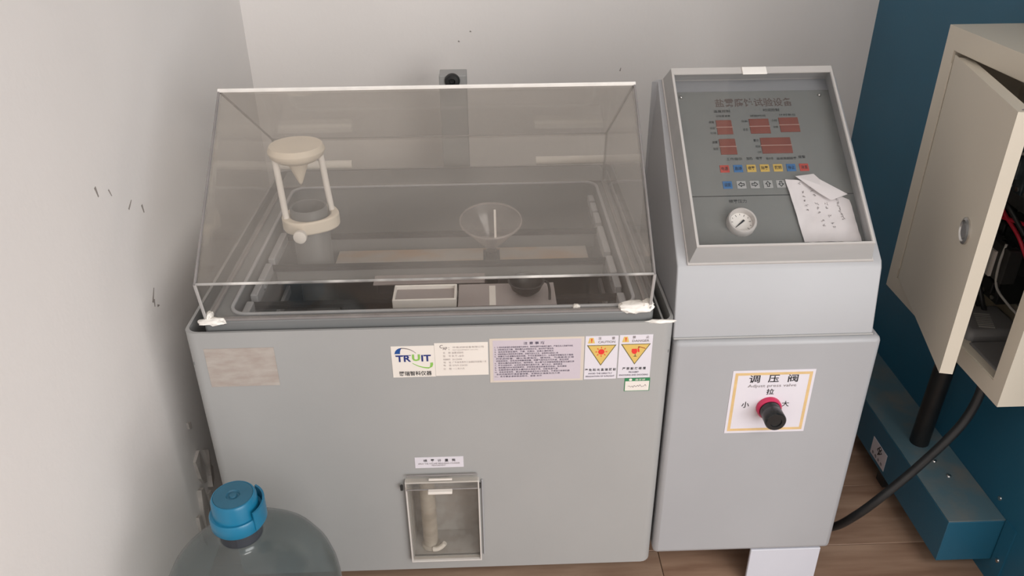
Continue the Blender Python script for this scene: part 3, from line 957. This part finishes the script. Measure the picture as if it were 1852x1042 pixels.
# green inspection tag
s, pl = sticker(0.6784, 0.7192, 0.4657, 0.4909, GREEN, 'small green and white inspection tag')
obj('tag_field', pl.plate(B(), 0.6796, 0.7180, 0.4668, 0.4852, 0.0007, h1), STICK, s)
obj('tag_dot', pl.poly(B(), [(0.6878+0.0026*math.cos(R(k*30)), 0.4881+0.0024*math.sin(R(k*30))) for k in range(12)], 0.0007, h1), STICK, s)
text('tag_title', [('合格证', 0.6950, 0.4862, 0.0165, 0.0036)], STICK, s, pl, h1, 0.02)
bm = B()
pts = [(0.684, 0.4755), (0.6865, 0.4762), (0.6885, 0.4738), (0.691, 0.476), (0.6925, 0.473), (0.6945, 0.477), (0.697, 0.4742), (0.700, 0.4772), (0.7015, 0.4745), (0.7035, 0.4782), (0.706, 0.4742), (0.710, 0.4755), (0.712, 0.4785), (0.7135, 0.475)]
for p, q in zip(pts, pts[1:]):
    p, q = V(p), V(q)
    nn = V((-(q-p).y, (q-p).x)).normalized()*0.00035
    pl.poly(bm, [tuple(p-nn), tuple(q-nn), tuple(q+nn), tuple(p+nn)], h1, h2)
obj('handwriting', bm, INKG, s)
# spray label over the niche
s, pl = sticker(0.3336, 0.4152, 0.3168, 0.3396, STICKW, 'small white printed strip above the niche')
text('strip_print', [(cc, 0.3485+k*0.0118, 0.3298, 0.0060, 0.0058) for k, cc in enumerate('喷雾计量筒')], INK, s, pl, h2, 0.013)
text('strip_print', [('SPRAY THE VOLUME MEASURING CYLINDER', 0.3390, 0.3245, 0.0700, 0.0030), ('MEASUREMENT', 0.3615, 0.3207, 0.0235, 0.0026)], INKG, s, pl, h2, 0.0)
# peeled label patch
sticker(0.0265, 0.1330, 0.4960, 0.5668, OLD, 'faded peeled patch of an old label', 'label_patch')
# regulator
s, pl = sticker(0.8517, 0.9856, 0.3740, 0.5000, STICKW, 'white regulator sticker with gold border', y=-0.001)
obj('sticker_border', pl.ring(B(), 0.8560, 0.9813, 0.3783, 0.4957, 0.0048, 0.0007, h1), GOLD, s)
text('regulator_lettering', [('调', 0.8795, 0.4760, 0.0175, 0.0150), ('压', 0.9105, 0.4760, 0.0175, 0.0150), ('阀', 0.9425, 0.4760, 0.0165, 0.0150)], INK, s, pl, h2, 0.013)
text('regulator_lettering', [('Adjust press valve', 0.8790, 0.4655, 0.0790, 0.0072)], INKG, s, pl, h2, 0.0)
text('regulator_lettering', [('拉', 0.9110, 0.4520, 0.0125, 0.0115), ('小', 0.8735, 0.4265, 0.0125, 0.0120), ('大', 0.9400, 0.4265, 0.0120, 0.0115)], INK, s, pl, h2, 0.012)
kc = V((0.9187, -0.0017, 0.4265))
k = obj('regulator_knob', lathe(B(), kc, (0, -1, 0), [(0, 0), (0.0165, 0), (0.0170, 0.018), (0.0165, 0.0195), (0.0170, 0.021), (0.0172, 0.038), (0.0155, 0.0405), (0.0095, 0.0405), (0.0090, 0.0385), (0, 0.0385)], 32), BLACKG, ch, smooth=40, label='black regulator knob')
obj('knob_ring', lathe(B(), kc, (0, -1, 0), [(0.0172, 0.0), (0.0205, 0.0), (0.0205, 0.006), (0.0185, 0.0085), (0.0172, 0.0085)], 32), PINK, k, smooth=40, label='crimson collar ring')

# ------------------------------------------------------------------ things inside the tank
tw = thing('spray_tower', 'yellowed white spray tower with cone cap on a grey pipe, left in the tank', 'spray tower', (0.1447, 0.300, 0.344))
tc = V((0.1447, 0.300, 0))
obj('tower_pipe', lathe(B(), tc+V((0, 0, 0.344)), (0, 0, 1), [(0.0, 0), (0.033, 0), (0.033, 0.326), (0.0315, 0.328), (0.029, 0.326), (0.029, 0.01), (0, 0.01)], 36), MID, tw, smooth=40, label='dark grey upright pipe')
ang = R(26)
ax = V((math.cos(ang), math.sin(ang), 0))
ay = V((-ax.y, ax.x, 0))
zt = V((0, 0, 1))


def oval(cen, z0, z1, rin, ex, ey, n=40):
    bm = B()
    g = []
    for z in (z0, z1):
        for rr in ('o', 'i'):
            ring = []
            for k in range(n):
                a = 2*math.pi*k/n
                c_, s_ = math.cos(a), math.sin(a)
                if rr == 'i':
                    p = ax*(c_*rin)+ay*(s_*rin)
                else:
                    p = ax*(math.copysign(abs(c_)**0.75, c_)*ex)+ay*(math.copysign(abs(s_)**0.9, s_)*ey)
                ring.append(bm.verts.new(cen+p+zt*z))
            g.append(ring)
    o0, i0, o1, i1 = g
    for a, b in ((o0, o1), (o1, i1), (i1, i0), (i0, o0)):
        for k in range(n):
            bm.faces.new((a[k], a[(k+1) % n], b[(k+1) % n], b[k]))
    return bm


obj('collar', oval(tc+V((0.002, 0, 0)), 0.633, 0.657, 0.0353, 0.0505, 0.042), CREAMY, tw, smooth=40, bevel=0.003, label='cream oval clamp collar')
for sg in (-1, 1):
    obj('post', cyl(B(), tc+ax*sg*0.0415+zt*0.655, tc+ax*sg*0.0395+V((-0.006, 0, 0))+zt*0.767, 0.0056, seg=14), WHITE, tw, smooth=40)
bm = lathe(B(), tc+V((-0.007, 0, 0))+zt*0.7585, zt, [(0, -0.048), (0.004, -0.041), (0.017, -0.008), (0.022, 0.0), (0.036, 0.002), (0.046, 0.010), (0.0490, 0.018), (0.0490, 0.0195), (0.045, 0.028), (0.02, 0.030), (0, 0.030)], 44)
obj('cap', bm, CREAMY, tw, smooth=50, label='cream disc cap with downward cone')
kd = (V((-0.10, -1, 0))).normalized()
kb = tc-ay*0.040+zt*0.646
kb = tc+kd*0.040+zt*0.640
obj('screw_knob', lathe(B(), kb, kd, [(0, 0), (0.0045, 0), (0.0045, 0.016), (0.0105, 0.017), (0.0115, 0.019), (0.0115, 0.027), (0.009, 0.029), (0, 0.029)], 22), WHITE, tw, smooth=40, label='white ribbed clamp screw')

fn = thing('funnel', 'clear plastic collecting funnel standing on a dark tube, right in the tank', 'funnel', (0.4712, 0.31, 0.344))
fc = V((0.4712, 0.31, 0.630))
fa = V((0, -0.19, 1)).normalized()
bm = lathe(B(), fc, fa, [(0.056, 0.002), (0.057, 0.0), (0.050, -0.010), (0.0085, -0.062), (0.0075, -0.075), (0.0065, -0.075), (0.0075, -0.062), (0.0485, -0.0095), (0.0545, 0.0)], 48, closed=True)
obj('cone', bm, FUNN, fn, smooth=50, label='clear cone')
obj('funnel_rim', lathe(B(), fc, fa, [(0.0555, -0.0008), (0.0580, -0.0008), (0.0580, 0.0022), (0.0555, 0.0022)], 48, closed=True), clear('funnel_rim_plastic', (0.93, 0.91, 0.90), 0.14, (0.85, 0.80, 0.77)), fn, smooth=50)
obj('funnel_seam', prism(B(), [fc+V((0.006, 0.045, 0.002)), fc+V((0.010, 0.045, 0.002)), fc+V((0.010, 0.010, -0.042)), fc+V((0.006, 0.010, -0.042))], (0, -0.0015, 0.001)), EDGE, fn, label='pale seam inside the cone')
fb = fc+fa*-0.068
obj('drain_tube', lathe(B(), V((fb.x, fb.y, 0.344)), zt, [(0, 0), (0.011, 0), (0.011, fb.z-0.344), (0.0078, fb.z-0.344), (0.0078, 0.005), (0, 0.005)], 20), DARK, fn, smooth=40, label='dark upright tube')


def rack_bar(yc, lab):
    th = thing('rack_bar', lab, 'rack bar', (0.379, yc, 0.5725), 'dark bars laid across the tank')
    obj('bar', box(B(), OX0+0.0055, OX1-0.0055, yc-0.0072, yc+0.0072, 0.5725, 0.580), DARKB, th, bevel=0.001)
    if yc > 0.2:
        obj('bar_web', box(B(), OX0+0.020, OX1-0.020, yc-0.0035, yc+0.0015, 0.545, 0.5724), PVCD, th, label='grey web under the bar')
    return th


rack_bar(0.3705, 'dark grey bar across the tank behind the stained strip, farthest back')
rack_bar(0.2435, 'dark grey bar across the tank between stained strip and white dish')
rack_bar(0.1120, 'dark grey bar across the tank under the white dish, nearest the front')
ss = thing('specimen_strip', 'rust-stained pale test strip lying behind the middle bar', 'test strip', (0.415, 0.300, 0.5445))
obj('strip', prism(B(), [(0.182, 0.256, 0.555), (0.456, 0.256, 0.555), (0.456, 0.3385, 0.555), (0.4865, 0.3385, 0.555), (0.4865, 0.256, 0.555), (0.652, 0.256, 0.555), (0.652, 0.342, 0.555), (0.182, 0.342, 0.555)], (0, 0, 0.004)), STAIN, ss, bevel=0.001, seg=1)
for a, b in ((0.200, 0.450), (0.4925, 0.640)):
    obj('strip_support', box(B(), a, b, 0.258, 0.340, 0.5445, 0.5550), DARK, ss)
s2 = thing('test_panel', 'plain pale grey test panel in front of the middle bar', 'test panel', (0.366, 0.215, 0.56))
obj('panel', box(B(), 0.262, 0.458, 0.1985, 0.2325, 0.5602, 0.5630), PLATE, s2, bevel=0.0008, seg=1)
obj('panel_spacer', box(B(), 0.270, 0.450, 0.201, 0.230, 0.5450, 0.5602), DARK, s2)
# white dish
d = thing('dish', 'shallow white rectangular dish near the front of the tank', 'dish', (0.360, 0.110, 0.5802))
bm = B()
dx0, dx1, dy0, dy1, dz0, dz1 = 0.3085, 0.4120, 0.0845, 0.1355, 0.5805, 0.6005
dz0, dz1 = 0.5802, 0.5960
box(bm, dx0, dx1, dy0, dy0+0.004, dz0, dz1)
box(bm, dx0, dx1, dy1-0.004, dy1, dz0, dz1)
box(bm, dx0, dx0+0.004, dy0+0.004, dy1-0.004, dz0, dz1)
box(bm, dx1-0.004, dx1, dy0+0.004, dy1-0.004, dz0, dz1)
obj('dish_wall', bm, WHITE, d, bevel=0.001, seg=1)
obj('dish_bottom', box(B(), dx0+0.004, dx1-0.004, dy0+0.004, dy1-0.004, dz0, dz0+0.009), PLATE, d, label='dull grey inside')
# pale plate with tape, black scoop
p_ = thing('sample_plate', 'frosted pinkish sample plate with white tape stripe beside the dish', 'plate', (0.49, 0.12, 0.5805))
obj('plate', box(B(), 0.4140, 0.575, 0.0830, 0.1560, 0.5805, 0.5830), PLATE, p_, bevel=0.0006, seg=1)
obj('tape_stripe', box(B(), 0.4655, 0.4760, 0.0830, 0.148, 0.5830, 0.5836), WHITE, p_, label='white tape stripe')
bm = B()
lathe(bm, (0.527, 0.1205, 0.5832), zt, [(0, 0), (0.012, 0), (0.024, 0.010), (0.029, 0.022), (0.0305, 0.0235), (0.0275, 0.0235), (0.022, 0.011), (0.010, 0.003), (0, 0.003)], 30)
cu = thing('cup', 'small black round cup standing on the sample plate', 'cup', (0.527, 0.1205, 0.5832))
obj('bowl', bm, BLACK, cu, smooth=50)
obj('cup_handle', tube(B(), [(0.554, 0.1225, 0.604), (0.562, 0.1165, 0.604), (0.5645, 0.104, 0.596), (0.5640, 0.093, 0.5856)], 0.0022, 8, 6), BLACK, cu, smooth=50)

# ------------------------------------------------------------------ crumpled note on the control panel
nt_ = thing('paper_note', 'crumpled white handwritten note with folded corner on the control panel', 'note', SLOPE.at(0.25, 0.09, 0.003))


def quad_pt(a, b, c, d, s_, t_):
    return (V(a)*(1-s_)*(1-t_)+V(b)*s_*(1-t_)+V(c)*s_*t_+V(d)*(1-s_)*t_)


bm = B()
BL, BR, TR, TL = (0.2020, 0.0345), (0.2905, 0.0335), (0.2870, 0.1130), (0.1915, 0.1480)
n1, n2 = 14, 14


def nh(u, v):
    return 0.0062+0.0022*noise.noise(V((u*45, v*40, 1)))+0.0016*noise.noise(V((u*110, v*90, 4)))


for hofs in (0.0, 0.0005):
    g = []
    for j in range(n2+1):
        row_ = []
        for i in range(n1+1):
            s_, t_ = i/n1, j/n2
            q = quad_pt(BL, BR, TR, TL, s_, t_)
            v = q.y+0.0035*math.sin(t_*3.1)*s_ + (0.006*math.sin(s_*math.pi*1.3)*t_)
            row_.append(bm.verts.new(SLOPE.at(q.x, v, nh(q.x, v)+hofs)))
        g.append(row_)
    for j in range(n2):
        for i in range(n1):
            bm.faces.new((g[j][i], g[j][i+1], g[j+1][i+1], g[j+1][i]))
sheet = obj('sheet', bm, PAPER, nt_, smooth=180)
# folded flap
bm = B()
fl_pts = [((0.2065, 0.150), 0.0125), ((0.2370, 0.1545), 0.011), ((0.2430, 0.1420), 0.0145), ((0.2830, 0.1145), 0.0130), ((0.2530, 0.1020), 0.0165), ((0.2370, 0.1160), 0.0155)]
a = [bm.verts.new(SLOPE.at(u, v, h)) for (u, v), h in fl_pts]
c_ = bm.verts.new(SLOPE.at(0.2405, 0.1300, 0.0165))
b_ = [bm.verts.new(SLOPE.at(u, v, h-0.0006)) for (u, v), h in fl_pts]
c2 = bm.verts.new(SLOPE.at(0.2405, 0.1300, 0.0159))
for i in range(6):
    j = (i+1) % 6
    bm.faces.new((a[i], a[j], c_))
    bm.faces.new((b_[j], b_[i], c2))
    bm.faces.new((a[i], b_[i], b_[j], a[j]))
obj('folded_flap', bm, PAPER, nt_)
# pen marks (columns of short strokes)
bm = B()
for cu_, v0, v1, dens in ((0.2125, 0.139, 0.092, 7), (0.2285, 0.140, 0.062, 11), (0.2480, 0.100, 0.058, 7), (0.2660, 0.108, 0.072, 8)):
    for k in range(dens):
        v = v0+(v1-v0)*k/(dens-1)
        if random.random() < 0.12:
            continue
        for q in range(4):
            uu = cu_+(v0-v)*0.11+random.uniform(-0.0022, 0.0022)
            vv = v+random.uniform(-0.0018, 0.0018)
            a_ = random.choice((0, 90, 45, -40))
            L_ = random.uniform(0.0014, 0.0030)
            ca, sa = math.cos(R(a_))*L_/2, math.sin(R(a_))*L_/2
            nx, ny = -math.sin(R(a_))*0.00028, math.cos(R(a_))*0.00028
            hz = nh(uu, vv)+0.0012
            SLOPE.poly(bm, [(uu-ca-nx, vv-sa-ny), (uu+ca-nx, vv+sa-ny), (uu+ca+nx, vv+sa+ny), (uu-ca+nx, vv-sa+ny)], hz, hz+0.0002)
obj('pen_marks', bm, INKG, nt_)

# ------------------------------------------------------------------ water bottle
bt = thing('water_bottle', 'large grey-blue water cooler bottle with blue cap in front of the chamber', 'water bottle', (0.1165, -0.2290, 0))
bc = V((0.1165, -0.2290, 0.0))
outer = [(0.0, 0.012), (0.08, 0.012), (0.118, 0.0), (0.130, 0.012), (0.132, 0.06), (0.129, 0.07), (0.132, 0.08), (0.132, 0.14), (0.129, 0.15), (0.132, 0.16), (0.132, 0.22), (0.129, 0.23), (0.132, 0.24), (0.132, 0.292), (0.130, 0.312), (0.124, 0.334), (0.112, 0.356), (0.094, 0.374), (0.072, 0.387), (0.050, 0.396), (0.034, 0.402), (0.0285, 0.409), (0.0285, 0.412)]
outer = [(r*0.935 if r > 0.06 else r, h) for r, h in outer]
inner = [(max(0.0, r-0.0022), h+(0.002 if h < 0.02 else -0.0018)) for r, h in reversed(outer)]
inner[0] = (0.0263, 0.412)
obj('bottle_body', lathe(B(), bc, zt, outer+inner, 56), BOTT, bt, smooth=50, label='translucent grey-blue bottle body')
obj('bottle_neck', lathe(B(), bc, zt, [(0.0263, 0.4122), (0.0285, 0.4122), (0.0278, 0.436), (0.0282, 0.452), (0.0258, 0.452), (0.0258, 0.436)], 36, closed=True), NECK, bt, smooth=50)
capo = obj('cap', lathe(B(), bc, zt, [(0.0286, 0.434), (0.0345, 0.434), (0.0362, 0.437), (0.0362, 0.453), (0.0345, 0.456), (0.0312, 0.456), (0.0305, 0.460), (0.0300, 0.478), (0.0280, 0.482), (0.0262, 0.4825), (0.0262, 0.478), (0, 0.478), (0, 0.452), (0.0286, 0.452)], 44), BLUECAP, bt, smooth=35, label='blue snap cap')
obj('cap_top', lathe(B(), bc, zt, [(0.0, 0.4782), (0.0258, 0.4782), (0.0258, 0.4826), (0.0095, 0.4826), (0.0080, 0.4802), (0.0055, 0.4802), (0.0045, 0.4826), (0.0, 0.4826)], 36), CAPTOP, capo, smooth=35, label='dull worn cap top with plug')
bm = B()
n_ = 14
rr = []
for k in range(n_+1):
    a = R(-38+96*k/n_)
    rr.append([bm.verts.new(bc+V((math.cos(a)*r, math.sin(a)*r, z))) for r, z in ((0.0362, 0.440), (0.0385, 0.440), (0.0390, 0.470), (0.0362, 0.470))])
for k in range(n_):
    for i in range(4):
        bm.faces.new((rr[k][i], rr[k][(i+1) % 4], rr[k+1][(i+1) % 4], rr[k+1][i]))
bm.faces.new(rr[0])
bm.faces.new(rr[-1][::-1])
obj('tear_tab', bm, BLUECAP, capo, smooth=35)

# ------------------------------------------------------------------ electrical box on the teal wall
XE = 1.2466
ey0, ey1, ez0, ez1 = -0.074, 0.319, 0.4705, 0.967
oy0, oy1, oz0, oz1 = -0.047, 0.2895, 0.502, 0.931
eb = thing('electrical_box', 'cream metal electrical box with door ajar on the teal wall', 'electrical box', (1.33, 0.12, ez0))
bm = B()
te = 0.0025
box(bm, XE+0.002, XR, ey0, ey1, ez1-te, ez1)
box(bm, XE+0.002, XR, ey0, ey1, ez0, ez0+te)
box(bm, XE+0.002, XR, ey0, ey0+te, ez0+te, ez1-te)
box(bm, XE+0.002, XR, ey1-te, ey1, ez0+te, ez1-te)
box(bm, XR-0.004, XR-0.001, ey0+te, ey1-te, ez0+te, ez1-te)
obj('casing', bm, CREAM, eb)
bm = B()
box(bm, XE, XE+0.002, ey0, ey1, oz1, ez1)
box(bm, XE, XE+0.002, ey0, ey1, ez0, oz0)
box(bm, XE, XE+0.002, ey0, oy0, oz0, oz1)
box(bm, XE, XE+0.002, oy1, ey1, oz0, oz1)
for a in ((oy0, oy1, oz1-0.0015, oz1), (oy0, oy1, oz0, oz0+0.0015), (oy0, oy0+0.0015, oz0, oz1), (oy1-0.0015, oy1, oz0, oz1)):
    box(bm, XE+0.002, XE+0.022, a[0], a[1], a[2], a[3])
obj('front_frame', bm, CREAM, eb)
# door (hinged on the far edge), slightly out of true like the photo
hy = oy1-0.0035
fd = V((-0.0775, -0.314, 0)).normalized()
DW = 0.3235
dn = V((-fd.y, fd.x, 0))      # towards the inside (+x)
if dn.x < 0:
    dn = -dn
hp = V((XE+0.001, hy, 0))


def dpt(s_, z, dep):
    return hp+fd*s_+dn*dep+V((0, 0, z))


bm = B()
dz0_, dz1_ = oz0+0.003, oz1-0.006
prism(bm, [dpt(0.002, dz0_, 0), dpt(DW, dz0_, 0), dpt(DW, dz0_, 0.0018), dpt(0.002, dz0_, 0.0018)], (0, 0, dz1_-dz0_))
prism(bm, [dpt(DW-0.0018, dz0_, 0.0018), dpt(DW, dz0_, 0.0018), dpt(DW, dz0_, 0.0195), dpt(DW-0.0018, dz0_, 0.0195)], (0, 0, dz1_-dz0_))
prism(bm, [dpt(0.02, dz1_-0.0018, 0.0018), dpt(DW-0.0018, dz1_-0.0018, 0.0018), dpt(DW-0.0018, dz1_-0.0018, 0.0195), dpt(0.02, dz1_-0.0018, 0.0195)], (0, 0, 0.0018))
prism(bm, [dpt(0.02, dz0_, 0.0018), dpt(DW-0.0018, dz0_, 0.0018), dpt(DW-0.0018, dz0_, 0.0195), dpt(0.02, dz0_, 0.0195)], (0, 0, 0.0018))
door = obj('door', bm, CREAM, eb, label='cream door standing ajar')
lc = dpt(0.264, 0.724, 0)
lk = lathe(B(), lc, -dn, [(0, 0), (0.0205, 0), (0.0205, 0.0025), (0.0165, 0.0045), (0.0145, 0.002), (0, 0.002)], 30)
obj('lock', lk, STEEL, door, smooth=40, label='round chrome lock')
obj('lock_core', lathe(B(), lc-dn*0.0021, -dn, [(0, 0), (0.012, 0), (0.011, 0.0015), (0, 0.0015)], 24), GREYBOX, door, smooth=40)
obj('rivet', lathe(B(), dpt(DW-0.010, dz1_, 0.010), zt, [(0, 0), (0.0028, 0), (0.0022, 0.0008), (0, 0.001)], 12), EDGED, door)
obj('hinge_pin', cyl(B(), (XE+0.0005, hy+0.0012, oz0+0.02), (XE+0.0005, hy+0.0012, oz1-0.02), 0.0018, seg=8), CREAM, door)
# inside
XI = 1.394
obj('mounting_plate', box(B(), XI-0.004, XI-0.001, oy0+0.02, oy1-0.01, oz0+0.02, oz1-0.02), GREYBOX, eb)
comp = [('contactor', 0.215, 0.262, 0.600, 0.672, 0.055, BLACKG), ('contactor', 0.160, 0.209, 0.600, 0.672, 0.055, BLACKG), ('contactor', 0.105, 0.154, 0.600, 0.672, 0.055, BLACKG),
        ('circuit_breaker', 0.225, 0.262, 0.730, 0.815, 0.06, PCB), ('circuit_breaker', 0.183, 0.221, 0.730, 0.815, 0.06, PCB), ('circuit_breaker', 0.141, 0.179, 0.730, 0.815, 0.06, PCB), ('circuit_breaker', 0.099, 0.137, 0.730, 0.815, 0.06, PCB),
        ('relay', 0.200, 0.255, 0.528, 0.586, 0.045, BLACK), ('relay', 0.135, 0.190, 0.528, 0.586, 0.045, BLACK)]
for nm, a, b, c0, c1, dp, m_ in comp:
    o = obj(nm, box(box(B(), XI-0.004-dp, XI-0.004, a, b, c0, c1), XI-0.004-dp-0.010, XI-0.004-dp, a+0.008, b-0.008, c0+(c1-c0)*0.3, c1-(c1-c0)*0.3), m_, eb, bevel=0.0015, seg=1)
    for q in (0.25, 0.75):
        yy = a+(b-a)*q
        obj('terminal_screw', cyl(B(), (XI-0.004-dp, yy, c0+0.008), (XI-0.004-dp-0.002, yy, c0+0.008), 0.004, seg=10), STEEL, o)
for k in range(4):
    obj('marker_strip', box(B(), 1.3105, 1.3150, 0.128+k*0.0065, 0.1330+k*0.0065, 0.590, 0.636), STICK if k % 2 == 0 else GREYW, eb)
obj('terminal_block', box(B(), 1.315, 1.34, 0.100, 0.185, 0.588, 0.650), DARK, eb, bevel=0.002)
wires = [(REDW, [(1.322, 0.205, 0.735), (1.318, 0.178, 0.715), (1.318, 0.160, 0.690), (1.325, 0.130, 0.692), (1.33, 0.085, 0.70)], 0.0032),
         (REDW, [(1.322, 0.190, 0.740), (1.318, 0.168, 0.716), (1.320, 0.150, 0.697), (1.33, 0.115, 0.672), (1.34, 0.09, 0.64)], 0.0032),
         (BLACK, [(1.325, 0.200, 0.700), (1.31, 0.185, 0.665), (1.31, 0.17, 0.65), (1.33, 0.14, 0.62), (1.34, 0.13, 0.55)], 0.004),
         (GREYW, [(1.335, 0.185, 0.690), (1.318, 0.178, 0.680), (1.316, 0.172, 0.660), (1.33, 0.160, 0.640)], 0.0025),
         (GREYW, [(1.318, 0.118, 0.655), (1.312, 0.112, 0.62), (1.318, 0.110, 0.58), (1.335, 0.095, 0.555), (1.35, 0.085, 0.54)], 0.0022),
         (BLACK, [(1.33, 0.15, 0.595), (1.315, 0.150, 0.57), (1.318, 0.135, 0.54), (1.33, 0.13, 0.512)], 0.0045),
         (BLACK, [(1.33, 0.175, 0.595), (1.318, 0.172, 0.565), (1.32, 0.16, 0.54), (1.33, 0.15, 0.512)], 0.0045),
         (GREYW, [(1.322, 0.170, 0.82), (1.312, 0.150, 0.805), (1.312, 0.135, 0.805), (1.322, 0.115, 0.82)], 0.0025),
         (BLACK, [(1.325, 0.245, 0.82), (1.31, 0.23, 0.85), (1.32, 0.18, 0.86), (1.34, 0.13, 0.85)], 0.004),
         (BLACK, [(1.322, 0.16, 0.735), (1.31, 0.145, 0.72), (1.31, 0.125, 0.715), (1.33, 0.10, 0.68)], 0.004)]
for m_, pts, r in wires:
    obj('wire', tube(B(), pts, r, 8, 8), m_, eb, smooth=60)
bm = box(B(), 1.262, 1.36, 0.060, 0.150, ez0+te, 0.522)
obj('transformer', bm, GREYBOX, eb, bevel=0.01, seg=3, smooth=40, label='grey block at the bottom of the box')
obj('transformer_label', prism(B(), [(1.285, 0.075, 0.5222), (1.310, 0.070, 0.5222), (1.325, 0.115, 0.5222), (1.300, 0.120, 0.5222)], (0, 0, 0.0005)), GREYW, eb, label='striped pale label')
bm = B()
for k in range(7):
    s_ = 0.08+k*0.125
    p = V((1.285, 0.075))*(1-s_)+V((1.300, 0.120))*s_
    q = V((1.310, 0.070))*(1-s_)+V((1.325, 0.115))*s_
    prism(bm, [(p.x, p.y, 0.5228), (q.x, q.y, 0.5228), (q.x, q.y+0.0025, 0.5228), (p.x, p.y+0.0025, 0.5228)], (0, 0, 0.0003))
obj('label_stripes', bm, GREYBOX, eb)
obj('wire_duct', box(B(), 1.262, 1.388, -0.060, 0.056, ez0+te, 0.506), GREYBOX, eb, bevel=0.003)

# ------------------------------------------------------------------ cables, conduit, trunking
cb = thing('power_cable', 'thin black cable curving from under the electrical box to the floor', 'cable', (1.13, 0.14, 0.0))
obj('sheath', tube(B(), [(1.302, 0.050, 0.4700), (1.300, 0.041, 0.417), (1.289, 0.036, 0.369), (1.268, 0.033, 0.325), (1.222, 0.033, 0.250), (1.172, 0.033, 0.182), (1.143, 0.045, 0.128), (1.125, 0.075, 0.070), (1.105, 0.115, 0.030), (1.06, 0.17, 0.0085), (1.00, 0.230, 0.0085), (0.93, 0.30, 0.0085)], 0.0080, 12, 10), BLACK, cb, smooth=60)
cd = thing('conduit', 'thick black conduit running down from electrical box to the floor trunking', 'conduit', (1.345, 0.222, 0.147))
obj('hose', tube(B(), [(1.345, 0.212, 0.4700), (1.345, 0.214, 0.40), (1.345, 0.218, 0.30), (1.345, 0.223, 0.20), (1.345, 0.225, 0.1475)], 0.0185, 18, 6), BLACK, cd, smooth=60)
cd2 = thing('conduit', 'black conduit rising from the top of the electrical box', 'conduit', (1.375, 0.26, ez1))
obj('hose', tube(B(), [(1.3745, 0.290, ez1), (1.3745, 0.290, 1.3)], 0.012, 14, 0), BLACK, cd2, smooth=60)
obj('clip', box(B(), 1.386, XR, 0.272, 0.308, 1.02, 1.04), DARK, cd2)

tk = thing('cable_trunking', 'teal metal cable trunking along the foot of the teal wall', 'trunking', (1.345, 0.42, 0.0))
bx = obj('trunk_body', box(B(), 1.2945, XR, 0.003, 0.80, 0.0475, 0.145), TEAL, tk, bevel=0.001, seg=1)
obj('trunk_cover', box(B(), 1.2950, XR, 0.0035, 0.80, 0.1452, 0.1475), DUSTY, tk, bevel=0.0006, seg=1, label='dusty teal top cover')
obj('mounting_flange', box(B(), XR-0.003, XR, -0.030, 0.0, 0.035, 0.150), TEAL, tk)
for x_, y_ in ((1.3545, 0.122), (1.3475, 0.166)):
    obj('screw', lathe(B(), (x_, y_, 0.1475), zt, [(0, 0), (0.0048, 0), (0.0042, 0.002), (0, 0.003)], 14), STEEL, tk, smooth=60)
for z_, y_ in ((0.064, -0.016), (0.17, 0.035)):
    obj('screw', lathe(B(), (XR-(0.003 if y_ < 0 else 0), y_, z_), (-1, 0, 0), [(0, 0), (0.0045, 0), (0.004, 0.002), (0, 0.003)], 14), STEEL, tk, smooth=60)
for y_ in (0.25, 0.55):
    obj('foot', box(B(), 1.31, 1.39, y_, y_+0.03, 0.0, 0.0475), DARK, tk)
sg = obj('warning_label', TRUNK.plate(B(), -0.3020, -0.2365, 0.0580, 0.1005, 0.0, 0.0006), STICKW, tk, label='white warning label on the trunking')
bm = B()
bolt = [(-0.268, 0.0985), (-0.2600, 0.0960), (-0.2665, 0.0890), (-0.2570, 0.0880), (-0.2720, 0.0745), (-0.2675, 0.0835), (-0.2775, 0.0845)]
for i in range(7):
    p, q = V(bolt[i]), V(bolt[(i+1) % 7])
    nn = V((-(q-p).y, (q-p).x)).normalized()*0.0008
    TRUNK.poly(bm, [tuple(p-nn), tuple(q-nn), tuple(q+nn), tuple(p+nn)], 0.0006, 0.0010)
for p, q in (((-0.270, 0.094), (-0.265, 0.079)), ((-0.276, 0.088), (-0.262, 0.092)), ((-0.262, 0.084), (-0.272, 0.079))):
    p, q = V(p), V(q)
    nn = V((-(q-p).y, (q-p).x)).normalized()*0.0006
    TRUNK.poly(bm, [tuple(p-nn), tuple(q-nn), tuple(q+nn), tuple(p+nn)], 0.0006, 0.0011)
obj('lightning_symbol', bm, INK, sg)
text('label_lettering', [(c0, -0.2945+k*0.0135, 0.0625, 0.0075, 0.0075) for k, c0 in enumerate('有电危险')], INK, sg, TRUNK, 0.0009, 0.02)
